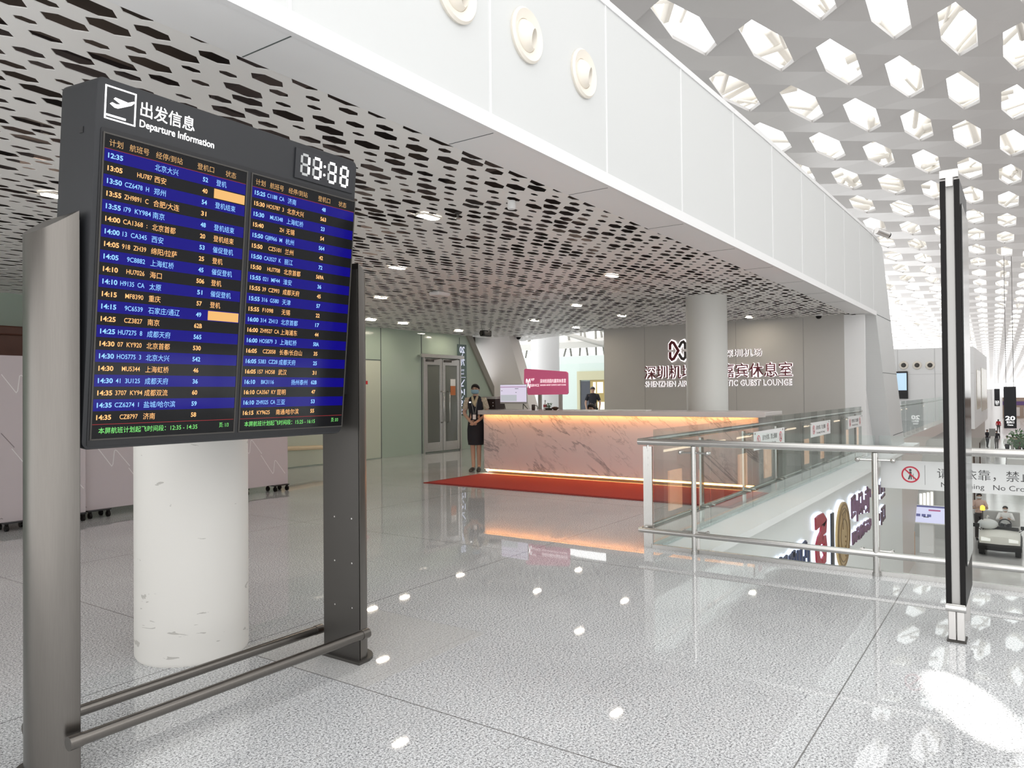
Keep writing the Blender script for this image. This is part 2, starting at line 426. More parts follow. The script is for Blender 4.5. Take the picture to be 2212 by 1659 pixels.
# white fascia beam with its leaning leg
FY = 2.85
top = [(20.17, 4.95), (19.6, 5.06), (18.5, 5.08), (10, 4.92), (5.6, 4.78), (-3.5, 4.45)]
poly = [(-3.5, 3.23), (19.05, 3.235), (21.5, -.35), (23.85, -.35)]+top
struct('wall_fascia', MB().prism([(x, FY, z) for x, z in poly], (0, .42, 0)), M_PERF, 'white perforated fascia wall over the lobby opening with a leaning leg')
mb = MB(); mb.box(-3.5, FY-.02, 3.215, 19.05, FY+.02, 3.315)
struct('trim_1', mb, M_TRIM, 'bright white lip along the lower edge of the fascia')
mb = MB()
for (x0, z0), (x1, z1) in zip(top[1:], top[2:]):
    mb.prism([(x0, FY-.012, z0+.01), (x1, FY-.012, z1+.01), (x1, FY-.012, z1-.05), (x0, FY-.012, z0-.05)], (0, .03, 0))
for x in (2.30, 3.91, 5.55, 7.2, 8.85, 10.5, 12.15, 13.8, 15.45, 17.1, 18.75):
    zt = 4.45+(x+3.5)*.0363 if x < 5.6 else 4.78+(x-5.6)*.0233
    mb.box(x-.008, FY-.006, 3.315, x+.008, FY+.01, zt)
struct('trim_2', mb, M_TRIM, 'thin white joint ribs and top edging of the fascia')
mb = MB(); mb.box(-3.5, FY+.012, 3.222, 18.4, 3.27, 3.2285)
struct('ceiling_soffit', mb, M_WHITE, 'plain white soffit strip between fascia and perforated ceiling')
mb = MB()
for x in (2.33, 3.98, 5.62, 7.3, 8.95, 10.6, 12.3, 14, 15.6): mb.box(x, FY+.02, 3.2205, x+.008, 3.26, 3.223)
struct('trim_3', mb, M_SEAM, 'dark joints across the soffit strip')
mb = MB(); mb.box(18.36, 3.27, -.1, 21.3, 3.42, 3.22); mb.box(18.36, 2.98, 0, 18.44, 3.27, 3.2); 
struct('pillar_reveal', mb, M_WHITE, 'white reveal between the grey wall and the leaning leg')
mb = MB(); mb.prism([(21.52, FY-.005, .30), (23.42, FY-.005, .30), (23.42, FY-.005, .315), (21.51, FY-.005, .315)], (0, .01, 0))
for z in (1.9, 3.25): 
    xo = 20.17+(4.95-z)*.69; xi = 19.05+(3.235-z)*.68; mb.box(max(xi, 19.1), FY-.004, z, xo, FY+.01, z+.012)
struct('trim_4', mb, M_SEAM, 'thin joints across the leaning white leg')

# grey lounge wall
struct('wall_lounge', MB().box(18.35, 3.41, 0, 18.6, 9.57, 3.3), M_GREYWALL, 'plain grey wall carrying the backlit lounge lettering')
mb = MB()
for y in (4.3, 5.9, 8.35): mb.box(18.346, y, .02, 18.352, y+.012, 3.2)
struct('trim_5', mb, mat('grey_seam', (.36, .35, .34), .6), 'faint vertical joints of the grey wall')

# green glass wall with slanted end
struct('wall_glass', MB().prism([(-4, 12.4, 0), (18.08, 12.4, 0), (15.85, 12.4, 3.06), (-4, 12.4, 3.06)], (0, .08, 0)), M_GREEN, 'green glass wall at the far side of the lobby')
mb = MB(); mb.prism([(18.00, 12.34, 0), (18.22, 12.34, 0), (16.0, 12.34, 3.06), (15.78, 12.34, 3.06)], (0, .2, 0))
struct('trim_6', mb, mat('jamb_grey', (.30, .29, .26), .5), 'slanted grey jamb closing the green glass wall')
mb = MB()
for x in (12.58, 14.0, 15.52, 8.9, 5.5, 2.2, -1): mb.box(x-.009, 12.392, 0, x+.009, 12.402, 3.05 if x < 13.9 else 2.98)
mb.box(9.6, 12.392, 2.28, 12.58, 12.402, 2.30); mb.box(14.0, 12.392, 2.44, 15.52, 12.402, 2.46)
struct('trim_7', mb, M_SEAM, 'dark joints of the green glass wall')
mb = MB(); mb.box(9.75, 12.38, .02, 12.55, 12.398, 2.27)
struct('door_2', mb, M_GREEN2, 'pale yellow-green flush door in the green glass wall')
struct('trim_8', MB().box(11.98, 12.372, 1.72, 12.13, 12.382, 1.80), mat('red_sticker', (.45, .02, .02), .5), 'small red sticker on the pale green door')
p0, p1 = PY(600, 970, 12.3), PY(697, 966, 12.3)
mb = MB(); mb.tube([p0, p1], .045, 8); mb.box(p0.x, 12.3, p0.z-.02, p0.x+.04, 12.4, p0.z+.02); mb.box(p1.x-.1, 12.3, p1.z-.02, p1.x-.06, 12.4, p1.z+.02)  # solid bar imitating the reflection of a warm light strip
struct('trim_9', mb, mat('reflected_strip_cream', (.75, .62, .42), .4), 'cream bar standing in for a warm strip reflected in the green glass wall')

# double door in the glass wall
dr = struct('door_1', MB().box(14.0, 12.33, 2.40, 15.5, 12.41, 2.47), M_STEEL, 'steel framed double glass door beside the attendant')
mb = MB(); mb.box(14.0, 12.33, 0, 14.05, 12.41, 2.4); mb.box(15.45, 12.33, 0, 15.5, 12.41, 2.4); mb.box(13.9, 12.30, 2.40, 15.6, 12.36, 2.49); mb.build('door_frame', M_STEEL, dr)
for x0, x1 in ((14.06, 14.74), (14.76, 15.44)):
    lf = MB()
    lf.box(x0, 12.34, .03, x0+.10, 12.39, 2.38); lf.box(x1-.10, 12.34, .03, x1, 12.39, 2.38); lf.box(x0+.1, 12.34, .03, x1-.1, 12.39, .26); lf.box(x0+.1, 12.34, 2.22, x1-.1, 12.39, 2.38)
    lo = lf.build('door_leaf', M_STEEL, dr, bevel=.006)
    MB().box(x0+.1, 12.36, .26, x1-.1, 12.372, 2.22).build('door_pane', mat('door_pane_dark', (.13, .14, .125), .05, spec=.7), lo)
    hx = x1-.05 if x0 < 14.5 else x0+.05+.12
    h = MB(); h.tube([(hx, 12.34, .75), (hx, 12.26, .78), (hx, 12.26, 1.52), (hx, 12.34, 1.55)], .016, 8); h.build('door_handle', M_STEEL, lo, smooth=True)
    c = MB(); c.box(x0+.06, 12.31, 2.30, x0+.32, 12.345, 2.36); c.tube([(x0+.2, 12.32, 2.34), (x0+.45, 12.24, 2.38), (x0+.62, 12.33, 2.40)], .012, 6); c.build('door_closer', M_DARKPOST, lo)
nt_ = thing('notice_sheet', 'white and orange notice taped to the glass of the right door leaf', 'notice', (15.08, 12.352, 1.45))
nm = MB(); nm.box(0, 0, .24, .2, .006, .42); nm.build('paper_sheet', M_PWHITE, nt_); MB().box(0, -.001, 0, .2, .006, .24).build('orange_panel', mat('orange_print', (.50, .16, .05), .5), nt_)

# reflection of a gate sign in the green glass, modelled as strip and lettering
ws = MB().box(15.42, 12.383, .9, 15.80, 12.392, 2.80).build('gate_reflection', mat('reflection_dark_green', (.10, .15, .14), .1)); tag(ws, 'modelled reflection of a gate sign, dark with mirrored white numbers, on the green glass wall', 'sign')
mir = lambda x, y, h: (15.61-x, 12.382-h, y)
flip = lambda x, y, h: (15.61-x, 12.380-h, y)
M_REFLECTL = mat('reflection_letter', (.75, .8, .95), .4, emit=(.70, .76, 1), es=.6)
mb = texts(MB(), [('20', 0, 2.58, .23, .22, 'c', .03), ('78', 0, 2.24, .23, .22, 'c', .03), ('登机口', 0, 2.09, .06, .17, 'c', 0), ('Gates', 0, 2.0, .07, .15, 'c', 0), ('14', 0, 1.46, .21, .2, 'c', .03), ('19', 0, 1.16, .21, .2, 'c', .03), ('登机口', 0, 1.03, .06, .17, 'c', 0), ('Gates', 0, .95, .07, .15, 'c', 0)], flip)
mb.ribbon([(-.03, 2.56), (.03, 2.46)], .02, flip); mb.ribbon([(-.03, 1.43), (.03, 1.35)], .02, flip); mb.flat([(-.14, 1.93), (.14, 1.93), (.14, 1.92), (-.14, 1.92)], flip)
mb.ribbon([(-.09, 1.86), (.08, 1.70)], .03, flip); mb.ribbon([(-.05, 1.69), (.085, 1.69), (.085, 1.83)], .03, flip)
mb.build('reflection_lettering', M_REFLECTL, ws)

# leaning white pier and the bright area behind the lobby
struct('pillar_leaning', MB().prism([(17, 11.77, 0), (17, 10.80, 0), (17, 11.86, 3.19), (17, 13.13, 3.19)], (.45, 0, 0)), mat('white_pier', (.86, .82, .80), .45), 'leaning white pier behind the service counter')
struct('wall_far', MB().box(30, 9.6, 0, 30.2, 24, 3.17), mat('pale_teal_wall', (.62, .69, .66), .3), 'pale teal partition far behind the counter')
mb = MB().lathe([(.5, 0), (.5, 7)], (22.3, 13.95, 0), n=32)
struct('pillar_white', mb, M_WHITE, 'thick white round column behind the pink sign', smooth=40)
mb = MB(); mb.box(29.9, 15.6, 2.05, 29.99, 17.0, 2.45); mb.box(29.9, 16.85, 0, 29.99, 17.0, 2.05); 
struct('door_3', mb, mat('cream_portal', (.55, .50, .33), .4), 'cream doorway in the pale teal partition')
mb = MB(); mb.box(29.95, 16.35, .2, 29.985, 16.83, 2.0)
struct('trim_10', mb, mat('slate_board', (.05, .05, .07), .5), 'dark slate board inside the cream doorway')
mb = MB()
mb.box(29.96, 15.6, .2, 29.985, 16.35, 2.05)
struct('trim_11', mb, mat('golden_back', (.42, .30, .10), .4), 'golden shelf wall inside the cream doorway')
mb = MB()
for y, z, a, b in ((15.68, 1.45, .3, .5), (16.05, 1.45, .14, .5), (15.62, .55, .34, .5), (16.05, .75, .1, .3)): mb.box(29.94, y, z, 29.955, y+a, z+b)
struct('trim_12', mb, mat('lit_shelf', (.9, .8, .55), .4, emit=(1, .85, .6), es=.9), 'lit shelf niches inside the cream doorway')
mb = MB(); mb.prism([(31, 9, 3.6), (31, 24, 3.6), (44, 24, 8.2), (44, 9, 8.2)], (0, 0, .3)); mb.prism([(33, 9, 3.2), (33, 13.8, 3.4), (40, 14, 5.2), (40, 9, 5)], (0, 0, .3))
struct('ceiling_canopy', mb, mat('canopy_pale', (.62, .61, .58), .5), 'pale sloping roof panels beyond the partition')
mb = MB()
for k in range(16):
    y = 14.6+k*.45; mb.tube([(31.5, y, 3.2), (30.8+random.random()*2, y+random.uniform(-.8, .8), 6)], .05, 6)
mb.tube([(30.5, 13, 3.4), (31, 20, 5.6)], .09, 8); mb.tube([(30.5, 14.5, 3.2), (30.7, 19, 4.6)], .1, 8)
struct('canopy_truss', mb, mat('truss_grey', (.42, .41, .38), .5), 'grey truss tubes beyond the partition', smooth=True)
tag(MB().box(24, 11.3, 0, 24.02, 15.8, 2.55).build('glass_screen', M_GLASS), 'tall clear glass screen behind the pink sign', 'glass screen')

# columns
struct('pillar_front', MB().lathe([(.30, 0), (.312, .02), (.312, 2.62), (.30, 2.63)], (2.56, 4.075, 0), n=48), M_SCUFF, 'scuffed white round column behind the information board', smooth=40)
struct('pillar_lobby', MB().lathe([(.37, 0), (.37, 3.235)], (13.3, 4.82, 0), n=48), mat('column_grey_white', (.68, .68, .65), .4), 'smooth pale round column behind the counter', smooth=40)

# the void: slab edge, wall below, far block
mb = MB(); mb.box(6.66, 2.96, -4, 23.9, 3.1, -.02)
struct('wall_void', mb, mat('void_wall', (.84, .86, .85), .35), 'pale wall below the edge of the upper floor')
mb = MB(); mb.box(6.66, 2.50, -.10, 23.9, 2.96, -.02)
struct('trim_13', mb, M_WHITE, 'white ledge running along the glass railing')
mb = MB(); mb.box(6.6, -6, -4, 6.68, 2.95, -.3)
struct('wall_underside', mb, M_WHITE, 'white face of the floor edge below the front railing')
mb = MB(); mb.prism([(23.9, 2.96, -4), (26.5, 2.96, -4), (26.5, 2.96, -3.0), (28.8, 2.96, -.9), (30.5, 2.96, -.35), (44, 2.96, -.35), (44, 2.96, .05), (23.9, 2.96, .05)], (0, .4, 0))
struct('wall_edge', mb, mat('beige_edge', (.66, .60, .57), .4), 'beige edge of the upper floor beyond the leaning leg')
struct('wall_recess', MB().box(31.5, 1.9, -4, 31.7, 9, -.35), mat('recess_grey', (.50, .49, .47), .5), 'grey wall of the recess behind the ticket kiosk')
mb = MB(); mb.box(40, 1.95, -.35, 54, 9, 3.42)
struct('wall_block', mb, M_WHITE, 'white upper block with round nozzles far down the hall')
mb = MB(); mb.box(39.99, 1.95, 2.20, 40, 9, 2.21)
for y in (3.5, 5.05, 6.5): mb.box(39.99, y, -.3, 40, y+.015, 3.4)
struct('trim_14', mb, mat('block_seam', (.55, .55, .55), .6), 'thin joints of the white block')
struct('wall_blockbase', MB().box(40.3, 2.1, -4, 54, 9, -.35), mat('block_base', (.55, .52, .50), .4), 'beige base of the white block on the lower level')
mb = MB(); mb.box(42, 1.93, .5, 45.5, 1.955, 2.4); mb.box(46.5, 1.93, .3, 53, 1.955, 2.6)
struct('window_1', mb, mat('block_window', (.50, .46, .36), .2), 'tall cream window strip on the side of the white block')
mb = MB(); mb.box(41.5, 2.05, -3.9, 45.5, 2.12, -1.6); mb.box(47, 2.05, -3.9, 53, 2.12, -1.4)
struct('window_2', mb, mat('dark_shop', (.06, .025, .015), .2), 'dark shop opening under the white block')
struct('wall_concourse', MB().box(54, 3.6, -4, 270, 3.9, 1.4), M_WHITE, 'white side wall along the far concourse')
struct('wall_light_block', MB().box(2, -10.4, 0, 13, -10, 5.5).box(13, -10.4, 0, 200, -10, 9.2), mat('light_block_pale', (.74, .74, .74), .5), 'unseen pale wall added across the hall to block side light')  # out of view, added to hold low sky light off fascia and roof
mb = MB(); mb.cur = 0; mb.box(165, -10, -4, 166, 3.6, -.2); mb.cur = 1; mb.box(164.9, -3, -1.6, 165, 3.6, -.9); mb.cur = 2
for k in range(6): mb.box(164.9, -9+k*2, -3.6, 165, -7.6+k*2, -2)
struct('wall_end', mb, [mat('end_brown', (.30, .22, .17), .5), mat('end_plum', (.10, .05, .16), .4), mat('end_pale', (.55, .50, .48), .4)], 'brownish shop wall with a plum band at the far end of the concourse')
# shop fronts on the other side of the void (they show up in the glass)
mb = MB(); mb.cur = 0; mb.box(13, -6.4, -4, 120, -6, 1.3); mb.cur = 1
for k in range(24): mb.box(13+k*4.4, -6.0, -4, 13.7+k*4.4, -5.6, 1.0)
mb.cur = 2
for k in range(24):
    if k % 3 != 1: mb.box(15.0+k*4.4, -5.98, -3.3, 16.3+k*4.4, -5.9, -1.7)
mb.cur = 3; mb.box(13, -5.98, -.9, 120, -5.9, -.82)
struct('wall_shopfront', mb, [mat('shop_grey', (.20, .185, .175), .4), M_BLACK, mat('shop_lit', (.9, .6, .4), .4, emit=(1, .50, .28), es=.7), mat('shop_strip', (1, .8, .6), .4, emit=(1, .8, .6), es=2)], 'grey shop fronts with lit windows across the void')

# ================================================================== departure information board
bd = thing('information_board', 'large charcoal departure board with two lit screens on two bronze posts', 'information board', (2.165, 3.11, 0))
TH = math.radians(5.4); BZ = 1.283
def tilt(x, z, y=0.):      # board coordinates (x across, z up, y back) -> thing coordinates
    return (x, y*math.cos(TH)-z*math.sin(TH), BZ+z*math.cos(TH)+y*math.sin(TH))
def rrect(x0, z0, x1, z1, r, n=5):
    out = []
    for cx, cz, a0 in ((x1-r, z0+r, -PI/2), (x1-r, z1-r, 0), (x0+r, z1-r, PI/2), (x0+r, z0+r, PI)):
        for k in range(n+1):
            a = a0+k*PI/2/n; out.append((cx+r*math.cos(a), cz+r*math.sin(a)))
    return out
hp = rrect(-.69, 0, .69, 1.487, .032)
mb = MB(); mb.rings([[tilt(x, z, .012) for x, z in rrect(-.686, .004, .686, 1.483, .03)], [tilt(x, z, .02) for x, z in hp], [tilt(x, z, .295) for x, z in hp], [tilt(x, z, .30) for x, z in rrect(-.68, .01, .68, 1.477, .03)]])
housing = mb.build('housing', M_BOARD, bd, smooth=35)
tag(housing, 'charcoal board housing')
mb = MB(); mb.prism([tilt(-.693, 1.27, .10), tilt(-.693, 1.295, .10), tilt(-.693, 1.295, .13), tilt(-.693, 1.27, .13)], (.004, 0, 0)); mb.build('latch_hole', M_BLACK, housing)
face = lambda x, z, h: tilt(x, z, .012-h)
MB().flat(rrect(-.668, .012, .682, 1.292, .012), face, .003).build('screen_surround', M_BLACK, housing)
# head lettering and pictogram
text_obj('head_lettering', [('出发信息', -.513, 1.384, .066, .243, 'l', .008), ('Departure Information', -.514, 1.334, .042, .342, 'l', .012)], lambda x, z, h: tilt(x, z, .010), mat('head_white', (1, 1, 1), .4, emit=(1, 1, 1), es=1.5), bd)
hd = lambda x, z, h: tilt(x, z, .0115-h)
mb = MB()
mb.ribbon([(-.6545, 1.33), (-.6545, 1.4565), (-.5345, 1.4565), (-.5345, 1.33), (-.657, 1.33)], .0055, hd, .002)
mb.flat([(-.6371, 1.3897), (-.6282, 1.3971), (-.6118, 1.3939), (-.5932, 1.3987), (-.6229, 1.4122), (-.6167, 1.4192), (-.5653, 1.414), (-.5418, 1.426), (-.5382, 1.4215), (-.5506, 1.4068), (-.6041, 1.3791), (-.6181, 1.379)], hd, .002)
mb.flat([(-.6489, 1.3475), (-.5718, 1.3475), (-.5718, 1.3397), (-.6489, 1.3397)], hd, .002)
mb.build('plane_pictogram', MATS['head_white'], bd)
# clock
ck = MB().flat([(.274, 1.309), (.662, 1.309), (.662, 1.457), (.274, 1.457)], hd, .008).build('clock', mat('clock_black', (.025, .026, .03), .25), bd)
SEG = {'a': ((0, 1), (1, 1)), 'b': ((1, 1), (1, .5)), 'c': ((1, .5), (1, 0)), 'd': ((0, 0), (1, 0)), 'e': ((0, .5), (0, 0)), 'f': ((0, 1), (0, .5)), 'g': ((0, .5), (1, .5))}
lit, dim = MB(), MB(); hc = lambda x, z, h: tilt(x, z, .0035-h)
for x0, on in ((.312, 'bc'), (.388, 'abgcd'), (.488, 'abgcd'), (.572, 'abcdefg')):
    for s_, (a, b) in SEG.items():
        pa = Vector((x0+a[0]*.046, 1.336+a[1]*.096)); pb = Vector((x0+b[0]*.046, 1.336+b[1]*.096)); d = (pb-pa).normalized()*.006
        (lit if s_ in on else dim).ribbon([pa+d, pb-d], .0125, hc, .002)
for z in (1.362, 1.405): lit.flat([(.4605+.0065*math.cos(k*PI/5), z+.0065*math.sin(k*PI/5)) for k in range(10)], hc, .002)
lit.build('lit_digits', mat('clock_lit', (1, 1, 1), .4, emit=(1, 1, .97), es=1.7), ck); dim.build('unlit_digits', mat('clock_dim', (.36, .37, .37), .4, emit=(1, 1, 1), es=.10), ck)
# screens
BLUE = mat('screen_blue_text', (.0, .0, .0), .5, emit=(.25, .54, 1.0), es=1.35); AMBER = mat('screen_amber_text', (0, 0, 0), .5, emit=(1.0, .50, .18), es=1.3)
HEADC = mat('screen_head_text', (0, 0, 0), .5, emit=(1.0, .55, .20), es=.75); GRN = mat('screen_green_text', (0, 0, 0), .5, emit=(.25, .95, .22), es=.9)
SBLK = mat('screen_black', (.005, .005, .006), .08, emit=(.006, .006, .006), es=1, spec=.22); SBLU = mat('screen_blue_band', (.003, .003, .02), .08, emit=(.004, .001, .20), es=1, spec=.22)
BAR = mat('screen_bar', (0, 0, 0), .4, emit=(1.0, .55, .17), es=.9); REDL = mat('screen_red_line', (0, 0, 0), .4, emit=(.55, .02, .03), es=.7)
LR = [('12:35', '', 0, '北京大兴', '52', '登机'), ('13:05', 'HU787', 1, '西安', '40', '*'), ('13:50', 'CZ6478  H', 0, '郑州', '54', '登机结束'), ('13:55', 'ZH9891  C', 0, '合肥/大连', '31', ''),
      ('13:55', 'i79  KY984', 0, '南京', '48', '登机结束'), ('14:00', 'CA1368  :', 0, '北京首都', '20', '登机结束'), ('14:00', '13  CA345', 0, '西安', '53', '催促登机'), ('14:05', '918  ZH39', 0, '绵阳/拉萨', '25', '登机'),
      ('14:05', '9C8882', 2, '上海虹桥', '45', '催促登机'), ('14:10', 'HU7026', 2, '海口', '506', '登机'), ('14:10', 'H9135  CA', 0, '太原', '51', '催促登机'), ('14:15', 'MF8390', 2, '重庆', '57', '登机'),
      ('14:15', '9C6539', 2, '石家庄/通辽', '49', '*'), ('14:25', 'CZ3827', 2, '南京', '62B', ''), ('14:25', 'HU7275  8', 0, '成都天府', '565', ''), ('14:30', '07  KY920', 0, '北京首都', '530', ''),
      ('14:30', 'HO5775  3', 0, '北京大兴', '542', ''), ('14:30', 'MU5344', 2, '上海虹桥', '46', ''), ('14:30', '41  3U125', 0, '成都天府', '36', ''), ('14:35', '3707  KY94', 0, '成都双流', '60', ''),
      ('14:35', 'CZ6274  I', 0, '盐城/哈尔滨', '59', ''), ('14:35', 'CZ8797', 2, '济南', '58', '')]
RR = [('15:25', 'C1188  CA', 0, '济南', '48', ''), ('15:30', 'HO5787  3', 0, '北京大兴', '563', ''), ('15:30', 'MU5348', 2, '上海虹桥', '23', ''), ('15:40', 'ZH', 3, '无锡', '54', ''), ('15:50', 'GJ8966  M', 0, '杭州', '564', ''),
      ('15:50', 'CZ5101', 2, '兰州', '42', ''), ('15:50', 'CA3527  K', 0, '丽江', '72', ''), ('15:50', 'HU7708', 2, '北京首都', '569A', ''), ('15:55', '021  MF44', 0, '淮安', '36', ''), ('15:55', '39  CZ993', 0, '成都天府', '45', ''),
      ('15:55', '316  G580', 0, '天津', '57', ''), ('15:55', 'F1098', 4, '无锡', '22', ''), ('16:00', '314  ZH13', 0, '北京首都', '17', ''), ('16:00', 'ZH9527  CA', 0, '上海浦东', '44', ''), ('16:00', 'HO5879  3', 0, '上海虹桥', '50A', ''),
      ('16:05', 'CZ2058', 2, '长春/长白山', '35', ''), ('16:05', '5383  CZ28', 0, '成都天府', '25', ''), ('16:05', '157  HO58', 0, '武汉', '31', ''), ('16:10', 'BK3116', 2, '>扬州泰州', '62B', ''), ('16:10', 'CA3567  KY', 0, '昆明', '47', ''),
      ('16:10', 'ZH9325  CA', 0, '三亚', '53', ''), ('16:15', 'KY9625', 4, '南通/哈尔滨', '55', '')]
def screen(x0, x1, rows, k, foot, page, lab):
    """x0..x1 lit width; k: horizontal squeeze of the columns"""
    sf = lambda x, z, h: tilt(x, z, .009-h)
    so_ = MB().flat([(x0, .045), (x1, .045), (x1, 1.267), (x0, 1.267)], sf, .002).build('screen', SBLK, bd); tag(so_, lab)
    mb = MB(); mb.ribbon([(x0-.004, .041), (x1+.004, .041), (x1+.004, 1.271), (x0-.004, 1.271), (x0-.004, .038)], .006, sf, .004); mb.build('screen_bezel', M_DARKPOST, so_)
    rz = lambda n: 1.186-.05024*n
    mb = MB()
    for n in range(0, 22, 2): mb.flat([(x0+.001, rz(n)-.0245), (x1-.001, rz(n)-.0245), (x1-.001, rz(n)+.0245), (x0+.001, rz(n)+.0245)], sf, .0026)
    mb.build('blue_row_bands', SBLU, so_)
    mb = MB(); mb.flat([(x0+.001, 1.211), (x1-.001, 1.211), (x1-.001, 1.2125), (x0+.001, 1.2125)], sf, .0028); mb.flat([(x0+.001, .1015), (x1-.001, .1015), (x1-.001, .1035), (x0+.001, .1035)], sf, .0028); mb.build('red_rule_lines', REDL, so_)
    X = lambda d: x0+d*k
    tf = lambda x, z, h: tilt(x, z, .0062)
    W = {0: [], 1: []}; bars = MB()
    for n, (tm, fl, al, city, gate, st) in enumerate(rows):
        it = W[n % 2]; z = rz(n)-.0095; cw = .0131*k
        it.append((tm, X(.015), z, .0275, .060*k, 'l', .026))
        if fl:
            wd = len(fl.replace('  ', ' '))*cw*.97
            ax = {0: X(.087), 1: X(.136), 2: X(.110), 3: X(.170), 4: X(.095)}[al]
            it.append((fl, ax, z, .0275, wd, 'l', .005))
        sh = .085 if city[0] == '>' else 0; city = city.lstrip('>')
        it.append((city, X(.210+sh), z-.0025, .030, (sum(.0262 if ord(c) > 255 else .012 for c in city))*k, 'l', .0))
        it.append((gate, X(.444), z, .0275, len(gate)*.0128*k, 'c', .022))
        if st == '*': bars.flat([(X(.490), rz(n)-.021), (x1-.004, rz(n)-.021), (x1-.004, rz(n)+.021), (X(.490), rz(n)+.021)], sf, .0032)
        elif st: it.append((st, X(.498), z-.0025, .030, len(st)*.0262*k, 'l', .0))
    text_obj('blue_flight_lettering', W[0], tf, BLUE, so_); text_obj('amber_flight_lettering', W[1], tf, AMBER, so_)
    if bars.v: build_each(bars, 'status_bar', BAR, so_)
    text_obj('heading_lettering', [('计划', X(.018), 1.226, .03, .055*k, 'l', .0), ('航班号', X(.100), 1.226, .03, .082*k, 'l', .0), ('经停/到站', X(.212), 1.226, .03, .12*k, 'l', .0), ('登机口', X(.402), 1.226, .03, .082*k, 'l', .0), ('状态', X(.543), 1.226, .03, .055*k, 'l', .0)], tf, HEADC, so_)
    text_obj('footer_lettering', [(foot, X(.026), .066, .0275, .44*k, 'l', .004), (page, x1-.026, .069, .025, .05*k, 'r', .004)], tf, GRN, so_)
screen(-.652, .001, LR, 1.0, '本屏航班计划起飞时间段：12:35 - 14:35', '页: 1/3', 'left lit screen with flights from 12:35')
screen(.036, .682, RR, .985, '本屏航班计划起飞时间段：15:25 - 16:15', '页: 3/3', 'right lit screen with flights from 15:25')
# posts with curved outer face, foot plates, double foot rails
def post(px, sgn):
    prof = [(0, -.15)]+[(sgn*.125*math.cos(a)**.8, .15*math.sin(a)) for a in [(-PI/2+PI*k/12)*.999 for k in range(1, 12)]]+[(0, .15)]
    mb = MB(); tops = [2.235-abs(x)*.75 for x, y in prof]
    mb.rings([[(px+x, .11+y, .012) for x, y in prof], [(px+x, .11+y, t) for (x, y), t in zip(prof, tops)]])
    po = mb.build('post', M_POST, bd, smooth=30)
    MB().box(px-sgn*.003-.001, -.035, .015, px-sgn*.003+.001, .255, 2.2).build('inner_face', M_DARKPOST, po)
    if sgn > 0:
        d = MB()
        for y in (.02, .16):
            for z in (.30, .55, .80): d.cyl((px-.006, y, z), (px-.002, y, z), .005, n=8)
        build_each(d, 'screw_head', M_STEEL, po)
    MB().rings([[(px+sgn*.05+1.32*x*1.0-sgn*.05+(-sgn*.03 if abs(x) < 1e-6 else 0), .11+1.13*y, z) for x, y in prof] for z in (0, .016)]).build('foot_plate', M_DARKPOST, bd)
post(.777, 1); post(-.717, -1)
for y, z, xa, xb in ((-.10, .182, -.79, .775), (.305, .13, -.775, .80)):
    rl = MB().tube([(xa+.05, y, z), (xb-.05, y, z)], .0245, 20).build('foot_rail', M_POST, bd, smooth=40)
    c = MB(); c.tube([(xa, y, z), (xa+.05, y, z)], .027, 20); c.tube([(xb-.05, y, z), (xb, y, z)], .027, 20); build_each(c, 'rail_cap', M_POST, rl, smooth=40)
mb = MB()
for px in (-.717, .777): mb.box(px-.03 if px > 0 else px, -.095, .165, px if px > 0 else px+.03, .33, .15)
mb = MB(); mb.box(-.72, .05, 1.5, -.60, .20, 1.9); mb.box(.66, .05, 1.5, .78, .20, 1.9); build_each(mb, 'mounting_bracket', M_BLACK, bd)

# second board seen edge on at the right
tt = thing('totem_board', 'tall slim double board seen edge on beside the right railing', 'information board', (5.12, .358, 0))
TL = .62
MB().box(0, -.023, .21, TL, .023, 2.80).build('frame_profile', M_GREYP, tt, bevel=.004)
for y0, y1 in ((-.051, -.023), (.023, .051)): MB().box(-.006, y0, .215, TL, y1, 2.74).build('black_panel', M_GASK, tt)
MB().box(.03, -.060, .45, TL-.02, -.053, 2.60).build('glass_front', mat('panel_glass', (.015, .015, .015), .12, spec=.4), tt)
mb = MB(); mb.box(-.012, -.045, 2.755, .02, .051, 2.80); mb.cyl((.02, -.04, 2.785), (.02, .04, 2.785), .026, n=12); mb.box(-.03, -.018, 2.70, .0, .018, 2.79); mb.build('top_bracket', M_ALU, tt)
mb = MB(); mb.cyl((-.012, -.052, .205), (-.012, .052, .205), .022, n=14); mb.box(-.02, -.048, .19, .05, .048, .23); mb.build('bottom_clamp', M_STEEL, tt, smooth=35)
for y0, y1 in ((-.042, -.002), (.002, .042)): MB().box(0, y0, .012, .06, y1, .20).build('foot_profile', M_ALU, tt, bevel=.004)
MB().box(-.006, -.05, 0, .12, .05, .012).build('foot_plate', M_DARKPOST, tt)
mb = MB(); mb.box(TL-.1, -.04, 0, TL-.04, .04, .21); mb.build('far_foot', M_ALU, tt)

